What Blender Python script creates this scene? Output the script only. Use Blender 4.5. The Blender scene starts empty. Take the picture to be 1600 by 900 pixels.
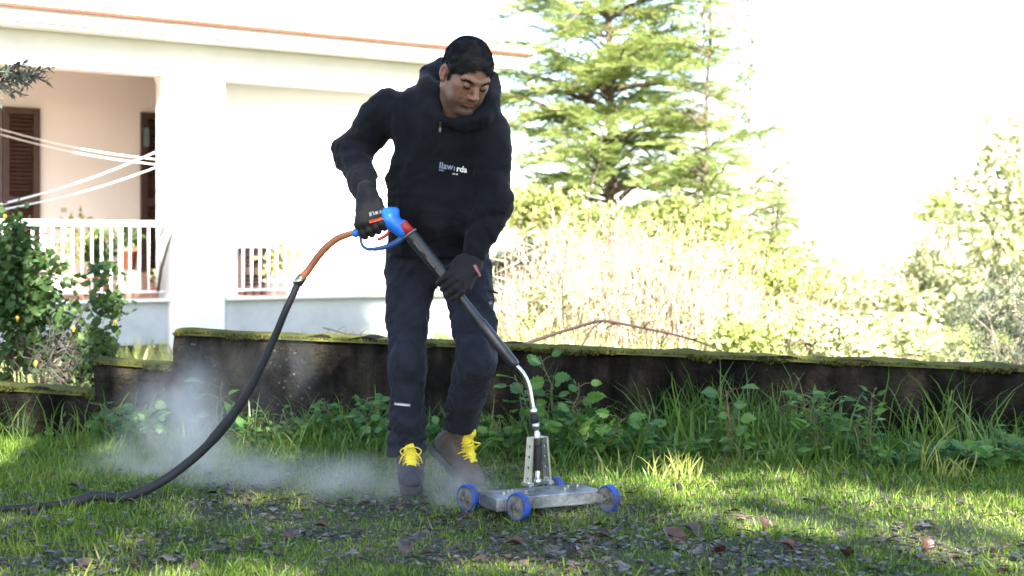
import bpy, math, random
import numpy as np
from mathutils import Vector, Matrix
from mathutils.bvhtree import BVHTree
rng = np.random.default_rng(7)
random.seed(7)
sc = bpy.context.scene
COL = sc.collection

# ------------------------------------------------------------------ camera, sky, sun, exposure
F = 2222.2; EYE = 0.88; HZ = 390.0
def P(px, py, d):
    """point that lies d metres ahead of the lens, for sizing things off the photograph"""
    return np.array(((px - 800) * d / F, d, EYE - (py - HZ) * d / F))
def G(px, py):
    d = EYE * F / (py - HZ)
    return np.array(((px - 800) * d / F, d, 0.0))
cam = bpy.data.cameras.new('camera'); camo = bpy.data.objects.new('camera', cam); COL.objects.link(camo)
camo.location = (0, 0, EYE); camo.rotation_euler = (math.radians(90), 0, 0)
cam.lens = 50; cam.sensor_width = 36; cam.shift_y = -60 / 1600
cam.clip_start = 0.05; cam.clip_end = 6000
cam.dof.use_dof = True; cam.dof.focus_distance = 4.95; cam.dof.aperture_fstop = 4.0
sc.camera = camo
sc.render.resolution_x = 1024; sc.render.resolution_y = 576
sc.view_settings.view_transform = 'Standard'; sc.view_settings.look = 'None'
sc.view_settings.exposure = 2.78; sc.view_settings.gamma = 1
sc.view_settings.use_curve_mapping = False
sc.cycles.volume_bounces = 2; sc.cycles.max_bounces = 10
SUN_EL = math.radians(36)
hx, hy = 0.12, -0.993
S = np.array((math.cos(SUN_EL) * hx, math.cos(SUN_EL) * hy, math.sin(SUN_EL)))     # towards the sun
w = bpy.data.worlds.new('World'); sc.world = w; w.use_nodes = True
nt = w.node_tree; bg = nt.nodes['Background']
sky = nt.nodes.new('ShaderNodeTexSky'); sky.sky_type = 'NISHITA'; sky.sun_disc = False
sky.sun_elevation = SUN_EL; sky.sun_rotation = math.atan2(hx, hy); sky.dust_density = 1.0; sky.air_density = 1.0
nt.links.new(sky.outputs[0], bg.inputs[0]); bg.inputs[1].default_value = 0.09
sun = bpy.data.lights.new('sun', 'SUN'); suno = bpy.data.objects.new('sun', sun); COL.objects.link(suno)
sun.energy = 5.0; sun.angle = math.radians(0.5); sun.color = (1.0, 0.93, 0.82)
suno.rotation_euler = Vector(-S).to_track_quat('-Z', 'Y').to_euler(); suno.location = (2, -8, 12)

# ------------------------------------------------------------------ materials
def new_mat(name):
    m = bpy.data.materials.new(name); m.use_nodes = True
    n = m.node_tree.nodes; n.clear()
    out = n.new('ShaderNodeOutputMaterial')
    return m, m.node_tree, out
def ramp(nt, stops, fac):
    r = nt.nodes.new('ShaderNodeValToRGB')
    e = r.color_ramp.elements
    while len(e) < len(stops): e.new(0.5)
    for i, (p, c) in enumerate(stops):
        e[i].position = p; e[i].color = (*c, 1) if len(c) == 3 else c
    nt.links.new(fac, r.inputs[0]); return r.outputs[0]
def noise(nt, scale, detail=4, rough=0.6, vec=None, stretch=None):
    tc = nt.nodes.new('ShaderNodeTexCoord')
    v = tc.outputs['Object']
    if stretch:
        mp = nt.nodes.new('ShaderNodeMapping'); mp.inputs['Scale'].default_value = stretch
        nt.links.new(v, mp.inputs[0]); v = mp.outputs[0]
    t = nt.nodes.new('ShaderNodeTexNoise'); t.inputs['Scale'].default_value = scale
    t.inputs['Detail'].default_value = detail; t.inputs['Roughness'].default_value = rough
    nt.links.new(v, t.inputs['Vector']); return t.outputs['Fac']
def surf(name, stops, scale=5, rough=0.8, bump=0.0, bscale=40, metal=0.0, stretch=None, spec=0.5, detail=5, sheen=0, bdist=0.01):
    m, t, out = new_mat(name)
    b = t.nodes.new('ShaderNodeBsdfPrincipled')
    if isinstance(stops, tuple): b.inputs['Base Color'].default_value = (*stops, 1)
    else: t.links.new(ramp(t, stops, noise(t, scale, detail, stretch=stretch)), b.inputs['Base Color'])
    b.inputs['Roughness'].default_value = rough; b.inputs['Metallic'].default_value = metal
    b.inputs['Specular IOR Level'].default_value = spec
    if sheen: b.inputs['Sheen Weight'].default_value = sheen
    if bump:
        bn = t.nodes.new('ShaderNodeBump'); bn.inputs['Strength'].default_value = bump; bn.inputs['Distance'].default_value = bdist
        t.links.new(noise(t, bscale, 6, 0.65), bn.inputs['Height']); t.links.new(bn.outputs[0], b.inputs['Normal'])
    t.links.new(b.outputs[0], out.inputs[0]); return m
def leafm(name, cols, trans=0.35, rough=0.5, spec=0.3, vscale=1.5):
    """per-leaf colour variation plus larger patches; light passes through the blade"""
    m, t, out = new_mat(name)
    g = t.nodes.new('ShaderNodeNewGeometry')
    mx = t.nodes.new('ShaderNodeMath'); mx.operation = 'MULTIPLY_ADD'
    mx.inputs[1].default_value = 0.65
    nz = noise(t, vscale, 3)
    m2 = t.nodes.new('ShaderNodeMath'); m2.operation = 'MULTIPLY_ADD'; m2.inputs[1].default_value = 1.2; m2.inputs[2].default_value = -0.42
    t.links.new(nz, m2.inputs[0]); t.links.new(g.outputs['Random Per Island'], mx.inputs[0]); t.links.new(m2.outputs[0], mx.inputs[2])
    n = len(cols); c = ramp(t, [(i / (n - 1), cc) for i, cc in enumerate(cols)], mx.outputs[0])
    b = t.nodes.new('ShaderNodeBsdfPrincipled'); b.inputs['Roughness'].default_value = rough; b.inputs['Specular IOR Level'].default_value = spec
    t.links.new(c, b.inputs['Base Color'])
    tr = t.nodes.new('ShaderNodeBsdfTranslucent')
    hs = t.nodes.new('ShaderNodeHueSaturation'); hs.inputs['Hue'].default_value = 0.485; hs.inputs['Saturation'].default_value = 1.1; hs.inputs['Value'].default_value = 1.5
    t.links.new(c, hs.inputs['Color']); t.links.new(hs.outputs[0], tr.inputs[0])
    ms = t.nodes.new('ShaderNodeMixShader'); ms.inputs[0].default_value = trans
    t.links.new(b.outputs[0], ms.inputs[1]); t.links.new(tr.outputs[0], ms.inputs[2]); t.links.new(ms.outputs[0], out.inputs[0])
    return m

# ------------------------------------------------------------------ objects
def tag(o, label=None, cat=None, group=None, kind=None):
    if label: o['label'] = label
    if cat: o['category'] = cat
    if group: o['group'] = group
    if kind: o['kind'] = kind
    return o
def thing(name, label, cat, loc, group=None):
    o = bpy.data.objects.new(name, None); COL.objects.link(o); o.location = tuple(float(v) for v in loc)
    o.empty_display_size = 0.1
    return tag(o, label, cat, group)
WL = {}
def wloc(o):
    p = np.array(o.location); q = o.parent
    while q: p = p + np.array(q.location); q = q.parent
    return p
def mesh_obj(name, v, faces, mat, parent=None, smooth=True, origin=None, mats=None, midx=None):
    """faces: list of index arrays (M,k)"""
    v = np.asarray(v, dtype=np.float64)
    if parent is not None: base = wloc(parent)
    elif origin is not None: base = np.array(origin, dtype=float)
    else: base = np.zeros(3)
    me = bpy.data.meshes.new(name)
    me.vertices.add(len(v)); me.vertices.foreach_set('co', (v - base).astype(np.float32).ravel())
    loops = []; starts = []; c = 0
    for f in faces:
        f = np.asarray(f, dtype=np.int32)
        if f.size == 0: continue
        loops.append(f.ravel()); starts.append(c + np.arange(len(f)) * f.shape[1]); c += f.size
    lo = np.concatenate(loops); st = np.concatenate(starts).astype(np.int32)
    me.loops.add(len(lo)); me.loops.foreach_set('vertex_index', lo)
    me.polygons.add(len(st)); me.polygons.foreach_set('loop_start', st)
    me.polygons.foreach_set('use_smooth', np.full(len(st), smooth))
    me.update(calc_edges=True); me.validate()
    for mm in (mats or [mat]): me.materials.append(mm)
    o = bpy.data.objects.new(name, me); COL.objects.link(o)
    if parent is not None: o.parent = parent
    elif origin is not None: o.location = tuple(base)
    return o

class MB:
    def __init__(s, xf=None): s.v = []; s.q = []; s.t = []; s.n = 0; s.xf = xf; s.ng = []
    def add(s, v, quads=(), tris=(), ngons=()):
        v = np.asarray(v, dtype=float).reshape(-1, 3)
        if s.xf is not None: v = s.xf(v)
        s.v.append(v)
        s.q += [[i + s.n for i in f] for f in quads]; s.t += [[i + s.n for i in f] for f in tris]
        s.ng += [[i + s.n for i in f] for f in ngons]
        s.n += len(v)
    def box(s, lo, hi):
        x0, y0, z0 = lo; x1, y1, z1 = hi
        s.add([(x0,y0,z0),(x1,y0,z0),(x1,y1,z0),(x0,y1,z0),(x0,y0,z1),(x1,y0,z1),(x1,y1,z1),(x0,y1,z1)],
              [(0,3,2,1),(4,5,6,7),(0,1,5,4),(1,2,6,5),(2,3,7,6),(3,0,4,7)])
    def obox(s, c, ax, h, taper=1.0):
        """box centred c, axes ax (3 rows), half sizes h; taper scales the top"""
        ax = np.asarray(ax, float); v = []
        for k in (-1, 1):
            for i, j in ((-1,-1),(1,-1),(1,1),(-1,1)):
                t = taper if k > 0 else 1
                v.append(np.asarray(c) + ax[0]*h[0]*i*t + ax[1]*h[1]*j*t + ax[2]*h[2]*k)
        s.add(v, [(0,3,2,1),(4,5,6,7),(0,1,5,4),(1,2,6,5),(2,3,7,6),(3,0,4,7)])
    def tube(s, pts, rad, seg=10, caps=True, flat=1.0):
        pts = np.asarray(pts, float); n = len(pts)
        if np.isscalar(rad): rad = [rad] * n
        tang = np.gradient(pts, axis=0); tang /= np.linalg.norm(tang, axis=1)[:, None] + 1e-12
        up = np.array((0, 0, 1.)) if abs(tang[0][2]) < 0.9 else np.array((1., 0, 0))
        a = np.cross(tang[0], up); a /= np.linalg.norm(a)
        vs = []
        for i in range(n):
            a = a - tang[i] * np.dot(a, tang[i]); a /= np.linalg.norm(a); b = np.cross(tang[i], a)
            th = np.arange(seg) / seg * 2 * math.pi
            vs.append(pts[i] + rad[i] * (np.cos(th)[:, None] * a + flat * np.sin(th)[:, None] * b))
        q = []
        for i in range(n - 1):
            for j in range(seg):
                k = (j + 1) % seg
                q.append((i*seg+j, i*seg+k, (i+1)*seg+k, (i+1)*seg+j))
        ng = [tuple(range(seg))[::-1], tuple((n-1)*seg + j for j in range(seg))] if caps else []
        s.add(np.concatenate(vs), q, (), ng)
    def ball(s, c, r, seg=12, rings=8):
        r = np.asarray(r, float) * np.ones(3); v = [(0, 0, 1)]
        for i in range(1, rings):
            ph = math.pi * i / rings
            for j in range(seg):
                th = 2 * math.pi * j / seg; v.append((math.sin(ph)*math.cos(th), math.sin(ph)*math.sin(th), math.cos(ph)))
        v.append((0, 0, -1)); q = []; t = []
        for j in range(seg):
            k = (j+1) % seg; t.append((0, 1+j, 1+k))
            for i in range(rings - 2): q.append((1+i*seg+j, 1+(i+1)*seg+j, 1+(i+1)*seg+k, 1+i*seg+k))
            t.append((1+(rings-2)*seg+k, 1+(rings-2)*seg+j, 1+(rings-1)*seg))
        s.add(np.array(v) * r + np.asarray(c), q, t)
    def build(s, name, mat, parent=None, smooth=False, origin=None, bevel=0):
        v = np.concatenate(s.v); fs = []
        if s.q: fs.append(np.array(s.q))
        if s.t: fs.append(np.array(s.t))
        by = {}
        for f in s.ng: by.setdefault(len(f), []).append(f)
        for k in by: fs.append(np.array(by[k]))
        o = mesh_obj(name, v, fs, mat, parent, smooth, origin)
        if bevel:
            b = o.modifiers.new('bevel', 'BEVEL'); b.width = bevel; b.segments = 2; b.limit_method = 'ANGLE'
        return o

# many small pieces of one template -> one mesh
def frames(dirs, ups):
    d = dirs / (np.linalg.norm(dirs, axis=1)[:, None] + 1e-9)
    x = np.cross(d, ups); x /= np.linalg.norm(x, axis=1)[:, None] + 1e-9
    z = np.cross(x, d)
    return np.stack([x, d, z], axis=2)        # columns: side, along, normal
def inst(tv, tf, R, T, sc_):
    """tv (k,3) template, R (N,3,3), T (N,3), sc_ (N,3) or (N,)"""
    sc_ = np.asarray(sc_, float)
    if sc_.ndim == 1: sc_ = np.repeat(sc_[:, None], 3, 1)
    loc = tv[None] * sc_[:, None, :]
    v = np.einsum('nij,nkj->nki', R, loc) + T[:, None, :]
    k = len(tv); off = (np.arange(len(T)) * k)[:, None, None]
    fs = [(np.asarray(f)[None] + off).reshape(-1, np.asarray(f).shape[1]) for f in tf]
    return v.reshape(-1, 3), fs
def merge(lst):
    vs = []; fs = []; n = 0
    for v, f in lst:
        vs.append(v); fs += [x + n for x in f]; n += len(v)
    return np.concatenate(vs), fs
LEAF = (np.array([(0,0,0),(.30,.28,.05),(.36,.55,.06),(0,1,-.06),(-.36,.55,.06),(-.30,.28,.05),(0,.5,0.)]),
        [np.array([(0,1,6),(1,2,6),(2,3,6),(3,4,6),(4,5,6),(5,0,6)])])
LANCE = (np.array([(0,0,0),(.11,.35,.02),(0,1,-.08),(-.11,.35,.02)]), [np.array([(0,1,2),(0,2,3)])])
BLADE = (np.array([(-.5,0,0),(.5,0,0),(.42,.5,.12),(-.42,.5,.12),(0,1,.42)]), [np.array([(0,1,2,3)]), np.array([(3,2,4)])])
LONGB = (np.array([(-.5,0,0),(.5,0,0),(.48,.3,.03),(-.48,.3,.03),(.4,.6,.16),(-.4,.6,.16),(.25,.83,.38),(-.25,.83,.38),(0,.95,.62)]),
         [np.array([(0,1,2,3),(3,2,4,5),(5,4,6,7)]), np.array([(7,6,8)])])
def spray_tpl(n=7):
    v = []; f = []
    for i in range(n):
        y = .08 + .85 * i / n
        for s_ in (-1, 1):
            L = .30 * (1 - .55 * i / n); b = len(v)
            v += [(0, y, 0), (s_*L*.75, y + L*.9, .06*s_*(i % 2)), (s_*.03, y + .14, .03)]
            f.append((b, b+1, b+2))
    b = len(v); v += [(-.015,0,0),(.015,0,0),(0,1.1,0)]; f.append((b,b+1,b+2))
    return np.array(v), [np.array(f)]
SPRAY = spray_tpl()
def rnd_dirs(n, up=0.0, r=rng):
    d = r.normal(size=(n, 3)); d[:, 2] += up
    return d / np.linalg.norm(d, axis=1)[:, None]
def vnoise(x, y, seed=0, sc_=1.0):
    """smooth value noise, numpy"""
    r = np.random.default_rng(seed); tab = r.random((64, 64))
    x = np.asarray(x) * sc_; y = np.asarray(y) * sc_
    xi = np.floor(x).astype(int); yi = np.floor(y).astype(int); fx = x - xi; fy = y - yi
    fx = fx*fx*(3-2*fx); fy = fy*fy*(3-2*fy)
    a = tab[xi % 64, yi % 64]; b = tab[(xi+1) % 64, yi % 64]; c = tab[xi % 64, (yi+1) % 64]; d = tab[(xi+1) % 64, (yi+1) % 64]
    return (a*(1-fx)+b*fx)*(1-fy) + (c*(1-fx)+d*fx)*fy

# ------------------------------------------------------------------ signed distance surfaces
def smin(a, b, k):
    h = np.clip(0.5 + 0.5 * (b - a) / k, 0, 1)
    return b + (a - b) * h - k * h * (1 - h)
class Field:
    def __init__(s, xs, ys, zs):
        s.a = [np.asarray(t, np.float32) for t in (xs, ys, zs)]
        s.D = np.full((len(xs), len(ys), len(zs)), 0.5, np.float32)
    @staticmethod
    def uni(lo, hi, h): return Field(*[np.arange(lo[i], hi[i] + h, h) for i in range(3)])
    def _sub(s, lo, hi, m):
        sl = []
        for i in range(3):
            i0 = max(0, np.searchsorted(s.a[i], lo[i] - m) - 1); i1 = min(len(s.a[i]), np.searchsorted(s.a[i], hi[i] + m) + 1)
            if i1 <= i0: return None, None
            sl.append(slice(i0, i1))
        X, Y, Z = np.meshgrid(s.a[0][sl[0]], s.a[1][sl[1]], s.a[2][sl[2]], indexing='ij')
        return tuple(sl), np.stack([X, Y, Z], -1)
    def _put(s, sl, d, k, op):
        if op == 'u': s.D[sl] = smin(s.D[sl], d, k)
        elif op == 's': s.D[sl] = -smin(-s.D[sl], d, k)
        elif op == 'i': s.D[sl] = -smin(-s.D[sl], -d, k)
    def cap(s, a, b, ra, rb, k=0.02, op='u', n=None, sy=1.0):
        a = np.asarray(a, np.float32); b = np.asarray(b, np.float32); R = max(ra, rb) * max(1, sy)
        sl, p = s._sub(np.minimum(a, b) - R, np.maximum(a, b) + R, 2.0 * k + .02)
        if sl is None: return
        pa = p - a; ba = b - a
        if n is not None:
            n = np.asarray(n, np.float32); n = n / np.linalg.norm(n)
            pa = pa + (1/sy - 1) * (pa @ n)[..., None] * n; ba = ba + (1/sy - 1) * (ba @ n) * n
        h = np.clip((pa @ ba) / (ba @ ba + 1e-9), 0, 1)
        d = np.linalg.norm(pa - h[..., None] * ba, axis=-1) - (ra + (rb - ra) * h)
        if n is not None: d = d * min(1, sy)
        s._put(sl, d, k, op)
    def ell(s, c, r, M=None, k=0.02, op='u', out=False):
        c = np.asarray(c, np.float32); r = np.asarray(r, np.float32) * np.ones(3, np.float32); R = r.max()
        sl, p = s._sub(c - R, c + R, 2.0 * k + .02)
        if sl is None: return
        q = p - c
        if M is not None: q = q @ np.asarray(M, np.float32)      # columns of M = local axes
        k0 = np.linalg.norm(q / r, axis=-1); k1 = np.linalg.norm(q / (r*r), axis=-1) + 1e-6
        s._put(sl, k0 * (k0 - 1) / k1, k, op)
    def plane(s, c, n, k=0.01):
        """keep the side opposite to n"""
        n = np.asarray(n, np.float32); n = n / np.linalg.norm(n)
        X, Y, Z = np.meshgrid(*s.a, indexing='ij', sparse=True)
        d = (X - c[0]) * n[0] + (Y - c[1]) * n[1] + (Z - c[2]) * n[2]
        s.D = -smin(-s.D, -d, k)
    def wrinkle(s, amp, fr, seed=1, fn=None, ridge=False):
        r = np.random.default_rng(seed); X, Y, Z = np.meshgrid(*s.a, indexing='ij', sparse=True)
        near = np.abs(s.D) < 0.06
        ix = np.nonzero(near); x = s.a[0][ix[0]]; y = s.a[1][ix[1]]; z = s.a[2][ix[2]]
        q = np.stack([x, y, z], 1); wv = np.zeros(len(x), np.float32)
        for o in range(5):
            f = fr * 1.45 ** o; d = r.normal(size=(3, 3)); d /= np.linalg.norm(d, axis=1)[:, None]
            w1 = np.sin(q @ d[0] * f + 2.1 * np.sin(q @ d[1] * f * .63 + o) + 1.7 * np.sin(q @ d[2] * f * .41))
            if ridge: w1 = 1.6*np.abs(w1) - 1
            wv += (w1 * (0.72 ** o)).astype(np.float32)
        if fn is not None: wv *= fn(q)
        s.D[ix] += amp * wv
    def mesh(s):
        D = s.D; ins = D < 0
        nx, ny, nz = D.shape
        cs = np.zeros((nx-1, ny-1, nz-1), np.int8)
        for i in (0, 1):
            for j in (0, 1):
                for k in (0, 1): cs += ins[i:nx-1+i, j:ny-1+j, k:nz-1+k]
        act = (cs > 0) & (cs < 8); cells = np.argwhere(act)
        idx = np.full(act.shape, -1, np.int64); idx[act] = np.arange(len(cells))
        acc = np.zeros((len(cells), 3)); cnt = np.zeros(len(cells))
        A = [t.astype(float) for t in s.a]
        cr = [(0,0,0),(1,0,0),(0,1,0),(1,1,0),(0,0,1),(1,0,1),(0,1,1),(1,1,1)]
        ed = [(0,1),(2,3),(4,5),(6,7),(0,2),(1,3),(4,6),(5,7),(0,4),(1,5),(2,6),(3,7)]
        val = [D[cells[:,0]+c[0], cells[:,1]+c[1], cells[:,2]+c[2]] for c in cr]
        pos = [np.stack([A[a][cells[:,a]+c[a]] for a in range(3)], 1) for c in cr]
        for a, b in ed:
            m = (val[a] < 0) != (val[b] < 0)
            t = val[a][m] / (val[a][m] - val[b][m])
            acc[m] += pos[a][m] + (pos[b][m] - pos[a][m]) * t[:, None]; cnt[m] += 1
        V = acc / cnt[:, None]; Q = []
        for ax in range(3):
            o = [(1,2),(2,0),(0,1)][ax]
            sh = [slice(None)]*3; sh2 = [slice(None)]*3; sh[ax] = slice(0, -1); sh2[ax] = slice(1, None)
            e = ins[tuple(sh)] != ins[tuple(sh2)]
            pts = np.argwhere(e)
            ok = (pts[:, o[0]] > 0) & (pts[:, o[1]] > 0) & (pts[:, o[0]] < D.shape[o[0]]-1) & (pts[:, o[1]] < D.shape[o[1]]-1)
            pts = pts[ok]
            def c(d0, d1):
                q = pts.copy(); q[:, o[0]] -= d0; q[:, o[1]] -= d1; return idx[q[:,0], q[:,1], q[:,2]]
            q = np.stack([c(1,1), c(0,1), c(0,0), c(1,0)], 1)
            flip = ~ins[pts[:,0], pts[:,1], pts[:,2]]
            q[flip] = q[flip][:, ::-1]; Q.append(q)
        return V, np.concatenate(Q)
    def build(s, name, mat, parent, **kw):
        V, Q = s.mesh(); return mesh_obj(name, V, [Q], mat, parent, True, **kw)

# ------------------------------------------------------------------ ground
def ground_z(x, y):
    x = np.asarray(x, float); y = np.asarray(y, float)
    z = (vnoise(x+40, y+40, 3, 1.3) - .5) * .05 + (vnoise(x+40, y+40, 4, 4.0) - .5) * .018
    t = np.clip((y - 6.9) / 1.2, 0, 1); t = t*t*(3-2*t)
    z = z * (1 - t) - .45 * t
    far = np.clip((y - 24) / 60, 0, 1); z = z - far * (3 + 5 * np.clip((x + 4) / 20, 0, 1))
    return z
MAT_SOIL = surf('soil', [(0.3, (.022,.026,.012)), (0.5, (.035,.04,.018)), (0.7, (.05,.04,.028))], 3.0, .95, .6, 60)
xs = np.unique(np.concatenate([np.linspace(-3000,-60,14), np.linspace(-60,-5,30), np.linspace(-5,5,170), np.linspace(5,60,30), np.linspace(60,3000,14)]))
ys = np.unique(np.concatenate([np.linspace(-3000,-40,14), np.linspace(-40,2,20), np.linspace(2,9,130), np.linspace(9,90,60), np.linspace(90,4000,16)]))
X, Y = np.meshgrid(xs, ys, indexing='ij')
V = np.stack([X, Y, ground_z(X, Y)], -1).reshape(-1, 3)
ni, nj = X.shape; I = np.arange(ni*nj).reshape(ni, nj); jc = int(np.argmin(np.abs(ys-8.2)))
Q = np.stack([I[:-1,:-1], I[1:,:-1], I[1:,1:], I[:-1,1:]], -1)
MAT_FIELD = surf('dry_field', [(0.3, (.16,.15,.07)), (0.5, (.26,.24,.13)), (0.7, (.34,.31,.2))], 1.2, .95, .4, 20)
tag(mesh_obj('lawn_ground', V, [Q[:,:jc].reshape(-1,4)], MAT_SOIL), kind='structure')
tag(mesh_obj('field', V, [Q[:,jc:].reshape(-1,4)], MAT_FIELD), kind='structure')

# ------------------------------------------------------------------ garden wall, stepped down to the left
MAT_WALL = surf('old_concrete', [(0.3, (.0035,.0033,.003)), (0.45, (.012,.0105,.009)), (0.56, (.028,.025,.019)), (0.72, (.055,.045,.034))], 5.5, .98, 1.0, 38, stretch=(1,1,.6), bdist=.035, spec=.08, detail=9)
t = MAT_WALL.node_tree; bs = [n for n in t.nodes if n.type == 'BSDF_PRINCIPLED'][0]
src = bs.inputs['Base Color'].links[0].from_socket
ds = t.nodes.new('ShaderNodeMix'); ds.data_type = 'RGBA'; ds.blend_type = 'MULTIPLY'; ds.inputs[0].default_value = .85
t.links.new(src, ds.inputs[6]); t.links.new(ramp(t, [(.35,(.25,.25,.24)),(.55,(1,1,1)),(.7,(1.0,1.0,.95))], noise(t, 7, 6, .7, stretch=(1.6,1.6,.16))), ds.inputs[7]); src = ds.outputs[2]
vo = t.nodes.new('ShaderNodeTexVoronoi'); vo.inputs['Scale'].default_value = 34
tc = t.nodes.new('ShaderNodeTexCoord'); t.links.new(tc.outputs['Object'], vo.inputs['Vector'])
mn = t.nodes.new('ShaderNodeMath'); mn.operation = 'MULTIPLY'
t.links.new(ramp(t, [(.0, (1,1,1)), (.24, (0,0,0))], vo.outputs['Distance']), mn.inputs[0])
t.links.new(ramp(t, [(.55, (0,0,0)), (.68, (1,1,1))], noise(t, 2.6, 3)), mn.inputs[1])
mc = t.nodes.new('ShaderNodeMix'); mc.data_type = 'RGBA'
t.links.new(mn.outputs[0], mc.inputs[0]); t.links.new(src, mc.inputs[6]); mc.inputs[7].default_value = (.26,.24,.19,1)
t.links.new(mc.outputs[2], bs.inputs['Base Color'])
MAT_MOSS = leafm('moss', [(.02,.021,.010), (.045,.05,.014), (.095,.10,.026), (.16,.16,.05)], .15, .9, .1, 9)
def wall_y(px): return 6.62 - .42 * (px - 0) / 1600       # face distance for a given place along it
wall = thing('garden_wall', 'low dark weathered concrete garden wall topped with moss, stepped down at its left end', 'wall', (0, wall_y(800), 0))
def slab(pa, pya, pb, pyb, th, rag=.018):
    """one run of wall between two places with its top at the given heights"""
    A = P(pa, pya, wall_y(pa)); B = P(pb, pyb, wall_y(pb)); n = max(6, int(abs(B[0]-A[0]) / .035))
    nz = 16; T = np.linspace(0, 1, n); v = []
    du = (B - A)[:2]; du /= np.linalg.norm(du); nrm = np.array((-du[1], du[0]))
    for side in (0, 1):
        for i, tt in enumerate(T):
            top = A + (B - A) * tt
            for j in range(nz):
                z = -.6 + (top[2] + .6) * (j / (nz-1)) + (rag * (vnoise(top[0]*9+50, side*7, 5)-.5)*2 if j == nz-1 else 0)
                off = (vnoise(top[0]*5+30, z*5+30, 11) - .5) * .025 + (vnoise(top[0]*17+30, z*17+30, 12) - .5) * .014
                if j == nz-1: off = -.012
                q = top[:2] + nrm * ((off * -1.3) if side == 0 else th + off)
                v.append((q[0], q[1], z))
    f = []; k = n * nz
    for i in range(n-1):
        for j in range(nz-1):
            a = i*nz+j; f.append((a, a+nz, a+nz+1, a+1)); a += k; f.append((a, a+1, a+nz+1, a+nz))
        a = i*nz+nz-1; f.append((a, a+nz, a+nz+k, a+k)); a = i*nz
        f.append((a, a+k, a+k+nz, a+nz))
    for j in range(nz-1):
        a = j; f.append((a, a+1, a+1+k, a+k)); a = (n-1)*nz+j; f.append((a, a+k, a+k+1, a+1))
    return np.array(v), [np.array(f)], A, B, nrm
moss = []
segs = [(271, 519, 1900, 590, .20), (147, 564, 272, 574, .20), (-620, 561, 148, 616, .20)]
tops = []
for (pa, ya, pb, yb, th) in segs:
    v, f, A, B, nrm = slab(pa, ya, pb, yb, th)
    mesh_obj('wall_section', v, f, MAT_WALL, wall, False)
    L = np.linalg.norm(B - A); n = int(L * 3200)
    tt = rng.random(n); s2 = rng.random(n)
    dens = vnoise(tt*L*3+20, s2*2+5, 21)
    keep = dens + .25*rng.random(n) > .42; tt = tt[keep]; s2 = s2[keep]; n = len(tt)
    T = A + (B-A)*tt[:,None]; T[:, :2] += nrm * (s2 * (th + .015) - .008)[:, None]
    hh = (.6 + .8 * vnoise(tt*L*6+9, s2*3, 22))
    T[:, 2] -= .004
    d = rnd_dirs(n, 1.6)
    mv, mf = inst(LEAF[0], LEAF[1], frames(d, rnd_dirs(n)), T, rng.uniform(.006, .014, n) * hh)
    moss.append((mv, mf))
    nh = int(L*1500); u = rng.random(nh); dp = np.clip(vnoise(u*L*7+90, u*0+4, 24)*1.6-.9, 0, 1)*.04*rng.random(nh)
    Th = A + (B-A)*u[:,None]; Th[:,:2] -= nrm*.006; Th[:,2] -= dp; k_ = dp > .003; Dh = rnd_dirs(nh, -.4); Dh[:,1] -= .5
    moss.append(inst(LEAF[0], LEAF[1], frames(Dh[k_], rnd_dirs(nh)[k_]), Th[k_], rng.uniform(.007,.016,k_.sum())))
    # lumpy cushion under the tufts
    m = max(20, int(L / .03)); us = np.linspace(0, 1, m); vs_ = []
    for u in us:
        base = A + (B-A)*u
        for k in range(7):
            a = k / 6; q = base[:2] + nrm * (a * (th+.01) - .008)
            h = .003 + .02 * math.sin(math.pi*a)**.5 * float(vnoise(base[0]*8+60, a*3, 23)) ** 1.3
            vs_.append((q[0], q[1], base[2] + (h if 0 < k < 6 else -.012)))
    Iq = np.arange(m*7).reshape(m, 7); qq = np.stack([Iq[:-1,:-1], Iq[1:,:-1], Iq[1:,1:], Iq[:-1,1:]], -1).reshape(-1, 4)
    moss.append((np.array(vs_), [qq]))
for i in range(0, 9, 3):
    v, f = merge(moss[i:i+3]); mesh_obj('moss', v, f, MAT_MOSS, wall, True)

# ------------------------------------------------------------------ house
HA = np.array((-5.76, 16.0)); HU = np.array((.82, .573)); HU = HU/np.linalg.norm(HU); HN = np.array((-HU[1], HU[0]))
def hs(px, t=0.0):
    k = (px - 800) / F; b = HA + HN * t
    return (k*b[1] - b[0]) / (HU[0] - k*HU[1])
def hd(px, t=0.0): return (HA + HU*hs(px, t) + HN*t)[1]
def hz(px, py, t=0.0): return EYE - (py - HZ) * hd(px, t) / F
def hxf(v):
    return np.stack([HA[0] + v[:,0]*HU[0] + v[:,1]*HN[0], HA[1] + v[:,0]*HU[1] + v[:,1]*HN[1], v[:,2]], 1)
house = thing('house', 'white single storey house with deep porch, wide column and tiled roof edge', 'house', (*(HA + HU*4), -.5))
MAT_WHITE = surf('white_plaster', [(0.3, (.60,.60,.60)), (0.7, (.68,.68,.67))], 2, .9, .15, 30)
MAT_CREAM = surf('cream_plaster', [(0.3, (.71,.695,.70)), (0.7, (.76,.745,.75))], 1.2, .9, .1, 30)
MAT_BROWN = surf('brown_shutter', [(0.3, (.03,.014,.012)), (0.7, (.055,.026,.02))], 6, .5, .1, 50)
MAT_DARK = surf('dark_opening', (.012,.011,.01), rough=.9)
MAT_SHADEP = surf('shade_tinted_plaster', [(0.3, (.30,.33,.36)), (0.7, (.40,.43,.46))], 3, .9, .2, 30)  # white plaster with the porch's bluish shade put into its colour
MAT_TERRA = surf('terracotta_floor', [(0.3, (.34,.17,.11)), (0.7, (.45,.25,.17))], 9, .8)
MAT_TILE = surf('roof_tile', [(0.3, (.50,.33,.23)), (0.7, (.62,.44,.32))], 7, .85, .3, 30)
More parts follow.
